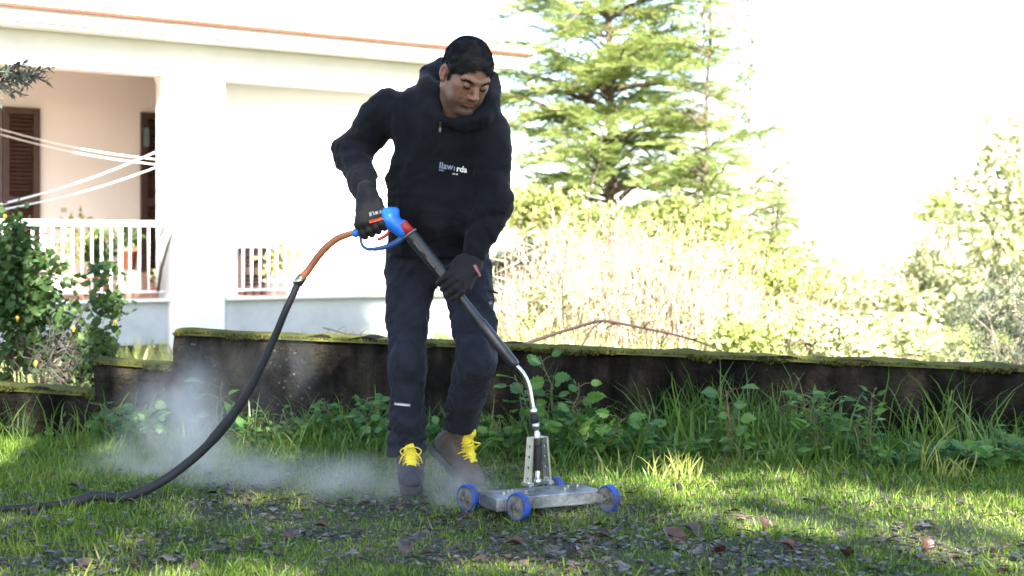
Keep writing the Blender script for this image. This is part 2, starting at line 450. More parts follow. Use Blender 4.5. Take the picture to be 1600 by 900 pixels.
MAT_TILE2 = surf('roof_tile_edge', [(0.3, (.16,.04,.025)), (0.7, (.24,.07,.04))], 7, .85)
ZS = .29; ZB = 2.98; ZR = 3.56          # porch floor, underside of the beam, underside of the tiles
s_l = -7.0; s_c0 = hs(243,.45); s_c1 = hs(351); s_r = hs(768)
DL, DR = 3.0, .55
def hb(name, boxes, mat, parent=house, bevel=0):
    m = MB(hxf)
    for lo, hi in boxes: m.box(lo, hi)
    return m.build(name, mat, parent, bevel=bevel)
hb('beam', [((s_l, 0, ZB), (s_r, .30, ZR-.11))], MAT_WHITE)
hb('fascia', [((s_l-.4, -.40, ZR-.14), (s_r+.35, .02, ZR-.004)), ((s_l-.4, -.36, ZR-.18), (s_r+.3, -.05, ZR-.142))], MAT_WHITE)
mt_ = MB(hxf); mu_ = MB(hxf)
# tiled roof slab of low pitch, with a row of rounded tile ends along the eave
Rp = math.tan(math.radians(7)); W = 7.0
mt_.add([(s_l-.45,-.46,ZR+.03),(s_r+.42,-.46,ZR+.03),(s_r+.42,W,ZR+.03+W*Rp),(s_l-.45,W,ZR+.03+W*Rp),
         (s_l-.45,-.46,ZR+.09),(s_r+.42,-.46,ZR+.09),(s_r+.42,W,ZR+.09+W*Rp),(s_l-.45,W,ZR+.09+W*Rp)],
        [(0,3,2,1),(4,5,6,7),(0,1,5,4),(1,2,6,5),(2,3,7,6),(3,0,4,7)])
x = s_l - .4
while x < s_r + .4:
    mt_.tube([hv for hv in ((x, -.472, ZR+.072), (x, -.1, ZR+.075+.4*Rp), (x, 1.2, ZR+.075+1.7*Rp))], .052, 8); x += .2
roof = mt_.build('roof', MAT_TILE, house)
mu_.box((s_l-.44, -.455, ZR-.002), (s_r+.41, .1, ZR+.028)); mu_.box((s_l-.44, -.475, ZR+.10), (s_r+.41, -.44, ZR+.112)); mu_.build('roof_edge', MAT_TILE2, roof)
hb('column', [((s_c0, -.03, -.9), (s_c1, .45, ZB+.002))], MAT_WHITE, bevel=.02); hb('column', [((s_r-.75, -.02, -.9), (s_r, .5, ZB+.002))], MAT_WHITE, bevel=.02)
# haunch under the beam beside the column
m = MB(hxf); m.add([(s_c0-.09,.02,ZB),(s_c0,.02,ZB),(s_c0,.02,ZB-.22),(s_c0-.09,.28,ZB),(s_c0,.28,ZB),(s_c0,.28,ZB-.22)], [(0,1,4,3),(1,2,5,4),(2,0,3,5)], [(0,2,1),(3,4,5)]); m.build('bracket', MAT_WHITE, house)
hb('back_wall', [((s_l, DL, -.9), (s_c1+1.2, DL+.25, ZR-.02)), ((s_c1-.12, DR, -.9), (s_r, DR+.25, ZR-.02)), ((s_c1+1.0, DR+.25, -.9), (s_c1+1.2, DL, ZR-.02))], MAT_CREAM)
hb('end_wall', [((s_r-.26, DR+.25, -.9), (s_r, W-.3, ZR+.02))], MAT_WHITE); hb('end_wall', [((s_l-.24, 0.3, -.9), (s_l, W-.3, ZR+.02))], MAT_WHITE)
hb('porch_ceiling', [((s_l, .30, ZR-.16), (s_c1-.12, DL, ZR-.10)), ((s_c1-.12, .30, ZB+.06), (s_r-.26, DR, ZB+.18))], MAT_CREAM)
z_sb = hz(200, 540)                       # underside of the porch slab face
hb('porch_base', [((s_l, .03, z_sb), (s_c0, .25, ZS-.035)), ((s_c1, .03, -.9), (s_r-.75, .25, ZS-.035)), ((s_l, .25, z_sb-.0), (s_c0, DL, ZS-.035)), ((s_c1, .25, -.2), (s_r-.75, DR, ZS-.035))], MAT_SHADEP)
hb('porch_ledge', [((s_l, -.05, ZS-.033), (s_c0-.002, .33, ZS)), ((s_c1+.002, -.05, ZS-.033), (s_r-.752, .33, ZS))], MAT_WHITE)
hb('porch_floor', [((s_l, .332, ZS-.03), (s_c0, DL, ZS+.004)), ((s_c1, .332, ZS-.03), (s_r-.8, DR, ZS+.004)), ((s_l, .34, ZS+.005), (s_c0, .42, ZS+.06))], MAT_TERRA)
hb('under_porch_dark', [((s_l, 1.2, -.9), (s_c0, 1.3, z_sb-.002))], MAT_DARK)  # near-black slab stands in for the dark under the porch
# louvred shutter doors on the back wall of the porch
def shutter(s0, s1, ztop, t, lo=False):
    d = MB(hxf); fw = .09; z0 = ZS + .01
    d.box((s0, t-.06, z0), (s0+fw, t-.002, ztop)); d.box((s1-fw, t-.06, z0), (s1, t-.002, ztop))
    d.box((s0+fw, t-.058, ztop-fw), (s1-fw, t-.002, ztop)); d.box((s0+fw, t-.058, z0), (s1-fw, t-.002, z0+.12))
    zm = z0 + (ztop-z0)*.5; d.box((s0+fw, t-.058, zm-.05), (s1-fw, t-.002, zm+.05))
    door = d.build('shutter_door', MAT_BROWN, house)
    for za, zb in ((z0+.14, zm-.06), (zm+.07, ztop-fw-.03)):
      sl = MB(hxf); z = za
      while z < zb:
        sl.obox(((s0+s1)/2, t-.03, z), [(1,0,0),(0,.7,-.7),(0,.7,.7)], ((s1-s0)/2-fw+.003, .026, .005))
        z += .055
      sl.build('louvre', MAT_BROWN, door)
    bk = MB(hxf); bk.box((s0+fw, t-.012, z0+.12), (s1-fw, t-.0015, ztop-fw)); bk.build('shutter_back', MAT_DARK, door)
shutter(hs(-62, DL), hs(0, DL)-.01, hz(0, 168, DL), DL)
shutter(hs(2, DL), hs(61, DL), hz(30, 168, DL), DL)
shutter(hs(219, DL), hs(285, DL), hz(230, 176, DL), DL)
shutter(hs(372, DR)+.0, hs(420, DR), ZS+.62, DR)
m = MB(hxf); m.box((hs(95,DL), DL-.008, hz(97,328,DL)-.03), (hs(95,DL)+.08, DL-.002, hz(97,328,DL)+.03)); m.build('wall_socket', surf('socket', (.45,.42,.35)), house)
m = MB(hxf); m.box((hs(222,DL), DL-.14, hz(224,212,DL)-.16), (hs(222,DL)+.05, DL-.06, hz(224,212,DL)+.10)); m.build('wall_lantern', surf('lantern', (.1,.16,.18), rough=.2), house)
# railings
def railing(s0, s1, y=.12):
    r = MB(hxf); zt = hz(100, 343)
    r.box((s0, y-.03, zt-.07), (s1, y+.03, zt)); r.box((s0, y-.02, ZS+.07), (s1, y+.02, ZS+.1))
    ra = r.build('railing', MAT_WHITE, house); b = MB(hxf); x = s0 + .05; i = 0
    while x < s1:
        w_ = .011 if i % 8 else .022
        b.box((x-w_, y-w_, ZS+.10 if i % 8 else ZS+.001), (x+w_, y+w_, zt-.07)); x += .115; i += 1
    b.build('baluster', MAT_WHITE, ra)
railing(s_l+.1, s_c0-.02); railing(s_c1+.02, s_r-.78)

# clothes lines strung across the porch
MAT_LINE = surf('white_line', (.8,.8,.8), rough=.6)
def line(name, pts, label, r=.008):
    m = MB(); pts = np.array(pts, float); A, B = pts; k = np.linspace(0, 1, 14)
    c = A + (B-A)*k[:,None]; c[:,2] -= .05*np.sin(math.pi*k)
    m.tube(c, r, 6); o = m.build(name, MAT_LINE, None, origin=tuple((A+B)/2)); tag(o, label, 'clothes line', 'clothes lines on the porch')
line('clothes_line', [P(243, 238, hd(243)-.02), P(-10, 322, 14.2)], 'upper of the two white lines slanting down left from the column', .0095)
line('clothes_line', [P(243, 262, hd(243)-.02), P(-10, 330, 14.2)], 'lower of the two white lines slanting down left from the column', .008)
line('clothes_line', [P(-10, 199, 17.6), P(243, 249, hd(243,.45)+.05)], 'upper thin line crossing the brown shutter door on the porch', .006)
line('clothes_line', [P(-10, 207, 17.6), P(243, 257, hd(243,.45)+.05)], 'lower thin line crossing the brown shutter door on the porch', .006)
line('clothes_line', [P(352, 250, hd(352)+.6), P(372, 258, hd(372, DR)-.04)], 'short upper white line to the right of the porch column', .012)
line('clothes_line', [P(352, 262, hd(352)+.6), P(372, 272, hd(372, DR)-.04)], 'short lower white line to the right of the porch column', .012)

# ------------------------------------------------------------------ vegetation builders
MAT_BARK = surf('bark', [(0.3, (.06,.045,.032)), (0.7, (.14,.11,.08))], 12, .95, .8, 40, stretch=(1,1,.3))
MAT_BARKG = surf('grey_bark', [(0.3, (.12,.1,.08)), (0.7, (.24,.21,.17))], 12, .95, .8, 40, stretch=(1,1,.3))
MAT_CONIF = leafm('conifer_needles', [(.07,.115,.055), (.18,.25,.08), (.29,.345,.12), (.40,.43,.2)], .4, .55, .3, .9)
MAT_BROAD = leafm('tree_leaves', [(.03,.06,.02), (.06,.1,.03), (.1,.14,.04)], .2, .5, .3, .6)
MAT_PALE = leafm('glare_pale_leaves', [(.20,.22,.10), (.38,.40,.22), (.55,.54,.38)], .3, .6, .3, .7)  # leaf colour paled to stand in for overexposure and haze
MAT_OLIVE = leafm('olive_leaves', [(.03,.045,.03), (.07,.09,.06), (.14,.16,.12)], .15, .45, .5, 2)
MAT_DRY = leafm('dry_stalks', [(.13,.08,.05), (.38,.31,.22), (.55,.50,.36), (.66,.63,.50)], .3, .8, .2, .8)
MAT_DRYG = leafm('dry_green', [(.14,.18,.055), (.30,.34,.12), (.48,.50,.24)], .35, .7, .2, .8)
MAT_LEMONL = leafm('citrus_leaves', [(.022,.055,.02), (.05,.10,.03), (.11,.17,.045)], .3, .55, .3, 3)
MAT_GREY = leafm('bare_twigs', [(.05,.043,.038), (.11,.095,.085)], .0, .9, .2, 3)
MAT_LEMON = surf('lemon_peel', [(0.3, (.6,.36,.03)), (0.7, (.72,.50,.05))], 8, .45, .2, 60)

def limb(m, a, b, r0, r1, sag=0.0, n=6, jit=0.0, seg=6):
    a = np.asarray(a, float); b = np.asarray(b, float); k = np.linspace(0, 1, n)
    p = a + (b-a)*k[:,None]; p[:,2] -= sag*np.sin(math.pi*k)
    if jit: p[1:-1] += rng.normal(size=(n-2,3))*jit
    m.tube(p, list(r0 + (r1-r0)*k), seg); return p

def conifer(base, H, rad, label, cat='tree', crown0=.12, levels=34, per=5, dens=1.0, group=None, name='conifer_tree', droop=.12, sc0=.2, ymax=None, tw=1.0):
    base = np.asarray(base, float); t = thing(name, label, cat, base, group)
    m = MB(); k = np.linspace(0, 1, 12)[:,None]
    tr = base + np.array((0,0,H))*k; tr[1:-1] += np.cumsum(rng.normal(size=(10,3))*.035, 0)*np.array((1,1,0)); tr[0,2] -= .6
    m.tube(tr, list((.02+.009*H)*tw*(1-k[:,0])**.8 + .008), 10); m.build('trunk', MAT_BARK, t, True)
    bm = MB(); D = []; T = []; U = []; Sc = []
    for L in range(levels):
        f = crown0 + (1-crown0)*(L/levels)**1.0; zz = base[2] + H*f; ln = rad*(1-f)**.62*(1 if f > crown0+.1 else .75)
        for j in range(per):
            az = rng.uniform(0, 2*math.pi); lump = .5+.9*float(vnoise(zz*1.6+7, az*1.1+3, 81)); l = ln*(rng.uniform(.35, 1.0) if rng.random() < .8 else rng.uniform(1,1.25))*lump; bare = .45*rng.random()
            if ymax: pass
            dr = np.array((math.cos(az), math.sin(az), 0)); q = np.linspace(0, 1, 9)
            pts = np.array((base[0], base[1], zz+rng.uniform(-.25,.25))) + dr*l*q[:,None]
            rise = rng.uniform(.1,.85); pts[:,2] += l*(rise*q - (.25+droop*rng.uniform(.2,2.5))*q**2) + rng.normal(size=9)*.02
            side = np.array((-dr[1], dr[0], 0)); pts += side*(rng.normal()*.12*l*q**2)[:,None]
            bm.tube(pts, list(.006+.016*l*(1-q)), 5, False)
            nt_ = int(l*13*dens)
            for a in range(nt_):
                u = .16 + .84*(a+rng.random())/nt_
                if u < bare: continue
                ix = min(7, int(u*8)); fr = u*8-ix
                p = pts[ix]*(1-fr)+pts[ix+1]*fr; sg = 1 if a % 2 else -1
                tl = l*.34*(1.15-u)*rng.uniform(.6,1.2)+.1
                td = dr*.75 + side*sg*.8 + np.array((0,0,rng.uniform(-.22,.22))); td /= np.linalg.norm(td)
                ns = max(2, int(tl/(.085)))
                for b in range(ns):
                    T.append(p + td*tl*b/ns + np.array((0,0,-.10*tl*(b/ns)**2))); D.append(td + rng.normal(size=3)*.22 + np.array((0,0,.05)))
                    U.append((rng.normal()*.9, rng.normal()*.9, 1)); Sc.append(sc0*rng.uniform(.7,1.25))
    bm.build('branches', MAT_BARK, t, True)
    v, f = inst(SPRAY[0], SPRAY[1], frames(np.array(D), np.array(U)), np.array(T), np.array(Sc))
    mesh_obj('crown', v, f, MAT_CONIF, t, False)
    return t

def bush(name, base, c, r, n, size, mat, label, cat, tpl=LEAF, lobes=9, stems=7, bark=MAT_BARKG, group=None, hollow=.35, clump=26, crown='foliage', sub=None, up=.5, cull=None, seed=None, stemr=.02):
    """leaves in twig clumps through lobed volume; stems run from the base into the lobes"""
    rg = np.random.default_rng(seed) if seed is not None else rng
    base = np.asarray(base, float); c = np.asarray(c, float); r = np.asarray(r, float)
    t = thing(name, label, cat, base, group)
    lc = c + rnd_dirs(lobes, 0, rg)*r*rg.uniform(.25,.75,(lobes,1)); lr = r*rg.uniform(.3,.55,(lobes,1))
    m = MB()
    for i in range(min(stems, lobes)):
        e = lc[i]; mid = base + (e-base)*.5 + rg.normal(size=3)*.06*np.linalg.norm(e-base)
        q = np.linspace(0,1,8)[:,None]; p = base*(1-q)**2 + 2*mid*q*(1-q) + e*q*q
        m.tube(p, list(stemr*(1.1-q[:,0])+stemr*.12), 6)
        for j in range(6):
            a = p[rg.integers(3,8)]; m.tube(np.stack([a, (a+lc[i]+rnd_dirs(1,.3,rg)[0]*lr[i]*.9)/2+rg.normal(size=3)*.03, lc[i]+rnd_dirs(1,.3,rg)[0]*lr[i]*.9]), [stemr*.35,stemr*.25,stemr*.1], 5)
    m.build('stem' if cat in ('bush','shrub','plant') else 'trunk', bark, t, True)
    nc = max(1, n // clump); li = rg.integers(0, lobes, nc)
    cd = rnd_dirs(nc, .15, rg); cc = lc[li] + cd*lr[li]*(hollow + (1-hollow)*rg.random((nc,1))**.6)
    ax = cd + rnd_dirs(nc, .2, rg)*.7; ax /= np.linalg.norm(ax, axis=1)[:,None]
    ci = np.repeat(np.arange(nc), clump); n = len(ci)
    al = rg.random(n); T = cc[ci] + ax[ci]*(al*size*3.2)[:,None] + rg.normal(size=(n,3))*size*.38
    D = ax[ci]*.6 + rnd_dirs(n, up*.3, rg); U = rnd_dirs(n, 1.2, rg); s_ = size*rg.uniform(.6,1.2,n)
    if cull is not None: k = ~cull(T); T, D, U, s_ = T[k], D[k], U[k], s_[k]
    v, f = inst(tpl[0], tpl[1], frames(D, U), T, s_); mesh_obj(crown, v, f, mat, t, False)
    return t, lc, lr

# ------------------------------------------------------------------ trees that shade the lawn (they stand behind and beside the camera)
lit0 = [(G(1050,752), .34, .13), (G(960,752), .2, .07), (G(1245,772), .22, .15), (G(1500,800), .5, .22), (G(1410,835), .3, .12), (G(1592,818), .16, .2), (G(1180,812), .3, .09),
       (G(15,722), .28, .14), (G(345,692), .10, .09), (G(60,890), .22, .08), (G(255,893), .14, .05), (G(750,894), .16, .04), (G(1150,862), .12, .05),
       (G(60,896), .5, .06), (G(200,897), .3, .05), (G(330,896), .2, .04), (G(640,897), .2, .04), (G(860,897), .2, .03), (G(1130,747), .3, .08), (G(1050,775), .3, .06), (G(1330,792), .16, .12), (G(1560,880), .3, .1), (G(170,840), .1, .04), (G(1080,800), .12, .06)]
lit = [(c, a*1.25+.07, b*1.25+.06) for c, a, b in lit0]
def shade_cull(T):  # crown gaps are shaped: leaves over the listed sunlit spots are dropped
    g = T - S*(T[:,2]/S[2])[:,None]
    k = (g[:,1] > 7.35 + .5*(vnoise(g[:,0]+30, g[:,1]+9, 31)-.5))
    for c, a, b in lit:
        wob = .65 + .9*vnoise(g[:,0]*7+60, g[:,1]*7+60, 32)
        k |= ((g[:,0]-c[0])/(a*wob))**2 + ((g[:,1]-c[1])/(b*wob))**2 < 1
    # slivers of sun on the low part of the wall
    for px, py, a, b in ((160, 668, .035, .16), (12, 690, .04, .09), (1010, 640, .05, .1)):
        q = P(px, py, wall_y(px)); h = T - S*((T[:,1]-q[1])/S[1])[:,None]
        k |= (np.abs(h[:,0]-q[0]) < a) & (np.abs(h[:,2]-q[2]) < b)
    return k
for i, (gx, gy, t_, rr, lb) in enumerate([(-3.3, 4.6, 13.2, (2.4,2.2,2.4), 'broad leafy tree behind the camera, left one of the trees shading the lawn'),
                                     (.3, 4.7, 13.8, (2.5,2.2,2.4), 'broad leafy tree behind the camera, middle one of the trees shading the lawn'),
                                     (3.6, 4.7, 12.9, (2.5,2.2,2.4), 'broad leafy tree behind the camera, right one of the trees shading the lawn')]):
    c = np.array((gx, gy, 0)) + S*t_
    bush('shade_tree', (c[0]+.3, c[1]-.8, 0), c, rr, 15000, .15, MAT_BROAD, lb, 'tree', lobes=26, stems=10, cull=shade_cull, crown='crown', group='shade trees behind the camera', hollow=.1, stemr=.09, clump=20, seed=40+i)
def tall_cull(T):
    # keep only what shades the foot of the house
    n = np.array((HN[0], HN[1], 0)); a = np.array((HA[0], HA[1], 0)); tt = ((T - a) @ n)/(S @ n); h = T - S*tt[:,None]
    s_ = (h - a)[:,:2] @ HU
    lim = .50 + .42*(vnoise(s_*1.6+11, s_*0+3, 33)-.4) + np.where((s_ > hs(258)) & (s_ < hs(345)), .22, 0)
    return h[:,2] > lim
g0 = np.array((HA[0]+HU[0]*2.4, HA[1]+HU[1]*2.4, -.3)); c = g0 + S*25
bush('added_shade_tree', (c[0], c[1], 0), c, (4.2,1.6,1.9), 16000, .2, MAT_BROAD, 'tall unseen tree added behind the camera to shade the foot of the house', 'tree', lobes=26, stems=8, cull=tall_cull, crown='crown', stemr=.12, clump=20, hollow=.1, seed=50)  # unseen tree added only for the shade it throws on the house

# ------------------------------------------------------------------ background trees
conifer(P(952, 500, 20.5)*np.array((1,1,0))+np.array((0,0,-1.0)), 14.5, 2.65, 'big pale green conifer right of the man, its top out of the picture', levels=125, per=4, crown0=.13, sc0=.21, dens=1.3, tw=.4)
conifer(P(1098, 500, 18.5)*np.array((1,1,0))+np.array((0,0,-1.2)), 7.6, .95, 'thin dark conifer with sparse branches just right of the big conifer', levels=54, per=3, crown0=.2, sc0=.2, dens=1.2, tw=.35)
conifer(P(1208, 500, 24)*np.array((1,1,0))+np.array((0,0,-1.6)), 3.95, 1.15, 'small dark pointed conifer rising over the brush right of the big conifer', levels=34, per=5, crown0=.1, sc0=.2, dens=1.2, tw=.8)
conifer(P(1172, 500, 22)*np.array((1,1,0))+np.array((0,0,-1.6)), 7.4, 1.1, 'faint far conifer with almost bare branches above the small pointed conifer', levels=40, per=2, crown0=.3, sc0=.18, dens=.9, tw=.12)
def gb(px, d, z=None):
    p = P(px, 500, d); p[2] = float(ground_z(p[0], p[1])) if z is None else z; return p
bush('shrub', gb(1480, 38, -2.5), P(1482, 335, 38), (.75,.5,.45), 1500, .12, MAT_DRYG, 'small round green tree crown above the pale bushes at the right', 'tree', crown='crown', stemr=.05)
bush('broadleaf_tree', gb(1560, 21), P(1570, 400, 21), (1.35,1.1,1.85), 5200, .12, MAT_PALE, 'tall sparse tree with glare-paled leaves at the right edge of the picture', 'tree', lobes=16, stems=10, crown='crown', stemr=.035, hollow=.1)
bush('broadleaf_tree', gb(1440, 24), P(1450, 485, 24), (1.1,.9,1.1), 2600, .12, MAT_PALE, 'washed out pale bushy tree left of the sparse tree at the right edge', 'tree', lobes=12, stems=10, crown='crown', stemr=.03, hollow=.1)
bush('olive_shrub', gb(1585, 11.5), P(1580, 520, 11.5), (.42,.4,.4), 5200, .055, MAT_OLIVE, 'grey green fine leafed shrub behind the wall at the right edge', 'shrub', tpl=LANCE, lobes=14)
bush('shrub', gb(800, 12.6), P(806, 432, 12.6), (.22,.25,.27), 2200, .06, MAT_OLIVE, 'dark blue green shrub behind the wall beside the man\'s hip', 'shrub', lobes=9)
bush('shrub', gb(1130, 13.5), P(1135, 470, 13.5), (.55,.5,.4), 4800, .075, MAT_DRYG, 'yellow green leafy shrub under the small conifer behind the wall', 'shrub', lobes=14)
bush('shrub', gb(1050, 15.5), P(1070, 385, 15.5), (.75,.6,.42), 4800, .08, MAT_DRYG, 'pale green shrub on top of the dry brush below the big conifer', 'shrub', lobes=14)
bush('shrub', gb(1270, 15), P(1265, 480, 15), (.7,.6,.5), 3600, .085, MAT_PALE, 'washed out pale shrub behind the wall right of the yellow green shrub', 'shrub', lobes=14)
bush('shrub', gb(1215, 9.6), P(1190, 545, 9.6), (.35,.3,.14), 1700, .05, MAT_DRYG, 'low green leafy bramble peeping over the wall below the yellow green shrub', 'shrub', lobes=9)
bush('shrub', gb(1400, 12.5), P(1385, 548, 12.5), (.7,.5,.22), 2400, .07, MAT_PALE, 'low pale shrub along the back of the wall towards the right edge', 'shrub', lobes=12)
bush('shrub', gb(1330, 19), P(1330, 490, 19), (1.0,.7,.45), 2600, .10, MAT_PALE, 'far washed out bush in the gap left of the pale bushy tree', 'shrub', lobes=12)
bush('shrub', gb(845, 19), P(860, 335, 19), (.6,.5,.3), 2500, .09, MAT_DRYG, 'yellowish shrub behind the dry reeds under the left side of the big conifer', 'shrub', lobes=12)

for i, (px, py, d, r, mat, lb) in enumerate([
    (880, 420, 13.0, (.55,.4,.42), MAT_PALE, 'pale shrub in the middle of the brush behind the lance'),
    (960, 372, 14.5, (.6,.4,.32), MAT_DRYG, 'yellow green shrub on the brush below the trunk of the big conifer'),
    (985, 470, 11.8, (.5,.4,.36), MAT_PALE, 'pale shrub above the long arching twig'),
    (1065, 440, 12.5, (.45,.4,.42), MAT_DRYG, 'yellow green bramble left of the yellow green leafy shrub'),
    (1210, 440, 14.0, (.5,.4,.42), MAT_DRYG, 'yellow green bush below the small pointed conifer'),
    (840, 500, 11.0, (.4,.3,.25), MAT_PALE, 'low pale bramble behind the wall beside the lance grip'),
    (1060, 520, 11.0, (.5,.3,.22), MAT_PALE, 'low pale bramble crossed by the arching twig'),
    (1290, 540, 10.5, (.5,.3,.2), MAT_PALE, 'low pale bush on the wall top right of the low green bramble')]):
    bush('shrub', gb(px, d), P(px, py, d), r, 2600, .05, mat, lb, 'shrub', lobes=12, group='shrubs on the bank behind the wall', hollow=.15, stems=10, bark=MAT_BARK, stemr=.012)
# dry brush and reeds behind the wall: nobody could count the stalks
n = 5200
px = rng.uniform(770, 1330, n); d = rng.uniform(10.5, 15.5, n)
topy = np.interp(px, [770,800,850,930,1000,1080,1180,1260,1330], [440,375,345,325,335,365,400,450,500])
T = np.stack([(px-800)*d/F, d, ground_z((px-800)*d/F, d)], 1)
hv0 = .55+.6*vnoise(px/26., d*1.1, 71)
hgt = hv0*(EYE-(topy-HZ)*d/F - T[:,2])*rng.uniform(.35,1.0,n)**.8
D = rnd_dirs(n)*.33; D[:,2] = 1
lst = [inst(LONGB[0], LONGB[1], frames(D, rnd_dirs(n)), T, np.stack([rng.uniform(.006,.02,n), np.clip(hgt,.1,3), hgt*.4], 1))]
n = 11000
px = rng.uniform(765, 1340, n); d = rng.uniform(10.3, 15.5, n); topy = np.interp(px, [770,800,850,930,1000,1080,1180,1260,1330], [445,385,355,340,345,375,410,460,510])
T = np.stack([(px-800)*d/F, d, ground_z((px-800)*d/F, d)], 1); T[:,2] += (EYE-(topy-HZ)*d/F - T[:,2])*rng.uniform(.1,.97,n)*(.55+.6*vnoise(px/26., d*1.1, 71))
D = rnd_dirs(n, .4)
lst.append(inst(LANCE[0], LANCE[1], frames(D, rnd_dirs(n)), T, np.stack([rng.uniform(.03,.10,n), rng.uniform(.06,.24,n), rng.uniform(.05,.1,n)],1)))
v, f = merge(lst); o = mesh_obj('dry_brush', v, f, MAT_DRY, None, False); tag(o, 'mass of dry straw coloured stalks and brambles behind the wall', 'brush', kind='stuff')
n = 8000; px = rng.uniform(780, 1340, n); d = rng.uniform(9.4, 12.4, n)
T = np.stack([(px-800)*d/F, d, ground_z((px-800)*d/F, d)], 1); D = rnd_dirs(n)*.4; D[:,2] = 1
hg = np.interp(px, [780,900,1050,1340],[1.0,.85,.75,.6])*rng.uniform(.4,1,n)
v, f = inst(LONGB[0], LONGB[1], frames(D, rnd_dirs(n)), T, np.stack([rng.uniform(.006,.016,n), hg, hg*.5], 1))
tag(mesh_obj('pale_grass', v, f, MAT_DRYG, None, False), 'pale sunlit tall grass growing just behind the wall', 'grass', kind='stuff')
stm = MB()
for i in range(260):
    px = rng.uniform(780,1300); d = rng.uniform(10, 14); b = gb(px, d); tz = np.interp(px, [780,850,930,1080,1180,1300],[420,350,330,360,400,480]); e_ = P(px+rng.normal()*45, tz+rng.uniform(-20,110), d+rng.normal()*.2)
    p = limb(stm, b, e_, .008, .002, rng.normal()*.08, 7, .025, 5)
    for j in range(3): q_ = p[rng.integers(2,6)]; limb(stm, q_, q_+rnd_dirs(1,.6)[0]*rng.uniform(.1,.4), .004, .001, 0, 4, .01, 4)
tag(stm.build('bramble_stems', surf('bramble_stem', [(.3,(.12,.06,.045)),(.7,(.34,.24,.18))], 3, .9), None, True), 'tangle of bare reddish and straw coloured stems on the bank', 'brush', kind='stuff')
# a scatter of weeds on the low ground behind the rest of the wall
n = 16000; x = rng.uniform(-5, 9, n); y = rng.uniform(8.6, 24, n); T = np.stack([x, y, ground_z(x, y)], 1); D = rnd_dirs(n)*.5; D[:,2] = 1
v, f = inst(LONGB[0], LONGB[1], frames(D, rnd_dirs(n)), T, np.stack([rng.uniform(.01,.03,n), rng.uniform(.15,.42,n), rng.uniform(.1,.2,n)], 1))
tag(mesh_obj('rough_grass', v, f, MAT_DRYG, None, False), 'rough grass on the low ground between wall and house', 'grass', kind='stuff')
# arching bare twigs over the wall
MAT_TWIG = surf('bare_twig', (.022,.013,.011), rough=.9)
def twig(pts, r, d, label):
    t = MB(); q = np.array([P(a, b, d) for a, b in pts]); k = np.linspace(0, len(q)-1, len(q)*4)
    sm = np.stack([np.interp(k, range(len(q)), q[:,i]) for i in range(3)], 1); sm[1:-1] = (sm[:-2]+sm[1:-1]*2+sm[2:])/4
    sm[:,1] += np.sin(k*1.3)*.05; t.tube(sm, list(np.linspace(r, r*.35, len(sm))), 6)
    for i in range(3, len(sm)-2, 3):
        e = sm[i] + np.array((rng.uniform(-.08,.08), rng.uniform(-.05,.05), rng.uniform(-.07,.05))); t.tube([sm[i], (sm[i]+e)/2+rng.normal(size=3)*.008, e], [r*.35,r*.3,r*.15], 5)
    tag(t.build('bare_twig', MAT_TWIG, None, True, origin=tuple(sm[0])), label, 'twig')
twig([(800,545),(850,528),(900,512),(940,499),(1000,511),(1060,524),(1110,540),(1142,556)], .011, 7.6, 'long dark bare twig arching over the wall in front of the dry brush')
twig([(905,548),(925,515),(945,500),(975,512),(1000,530)], .006, 8.3, 'short dark twig crossing the top of the long arching twig')
twig([(884,590),(881,500),(878,450),(886,380)], .007, 10.2, 'thin upright brown stem standing before the dry reeds')
twig([(505,512),(520,517),(545,524),(590,522)], .006, 9.5, 'thin bare twig low between the wall and the porch, left of the man\'s leg')

# ------------------------------------------------------------------ lemon tree, olive branch, porch plants
lt, lc, lr = bush('lemon_tree', gb(70, 8.3, -.45), P(55, 520, 8.3), (.42,.35,.36), 1500, .06, MAT_LEMONL, 'leafy lemon tree with yellow fruit behind the low wall at the left', 'tree', lobes=20, stems=10, crown='crown', clump=12, stemr=.012, seed=5)
# upper left arm and trailing right arm of the crown
extra = []
for (px, py, sx, sz, nn) in ((18,405,.10,.22,1100), (5,470,.12,.16,700), (165,470,.09,.06,130), (160,425,.05,.06,70), (150,560,.09,.12,600), (45,470,.14,.12,500), (178,492,.03,.03,35), (60,400,.03,.02,40)):
    c = P(px, py, 8.25); T = c + rng.normal(size=(nn,3))*np.array((sx*.55, .12, sz*.55)); D = rnd_dirs(nn)
    extra.append(inst(LEAF[0], LEAF[1], frames(D, rnd_dirs(nn, 1)), T, rng.uniform(.035,.065,nn)))
v, f = merge(extra); mesh_obj('crown', v, f, MAT_LEMONL, lt, False)
for (px, py) in ((180,503),(115,513),(56,567),(27,497),(8,338)):
    m = MB(); c = P(px, py, 8.0 - (.1 if px > 150 else 0)); m.ball(c, (.011,.011,.014)); m.ball(c-np.array((0,0,.016)), (.005,.005,.005), 8, 5); m.build('lemon', MAT_LEMON, lt, True)
m = MB()
for (a, b) in (((60,640),(20,400)), ((70,640),(165,475)), ((70,640),(155,420)), ((60,640),(150,560)), ((165,475),(186,488)), ((20,420),(62,398))):
    limb(m, P(*a, 8.3), P(*b, 8.25), .012, .003, -.03, 7, .012)
m.build('branches', MAT_BARKG, lt, True)
m = MB()
for i in range(170):
    a = P(rng.normal(95, 22), rng.uniform(520, 610), rng.uniform(7.5,8.0)); e = a + rnd_dirs(1,.3)[0]*rng.uniform(.05,.16)
    m.tube([a, (a+e)/2+rng.normal(size=3)*.02, e], [.0022,.002,.001], 4, False)
o = m.build('bare_bush', MAT_GREY, None, False, origin=tuple(gb(95, 7.8))); tag(o, 'tangle of grey bare twigs in front of the lemon tree', 'bush')

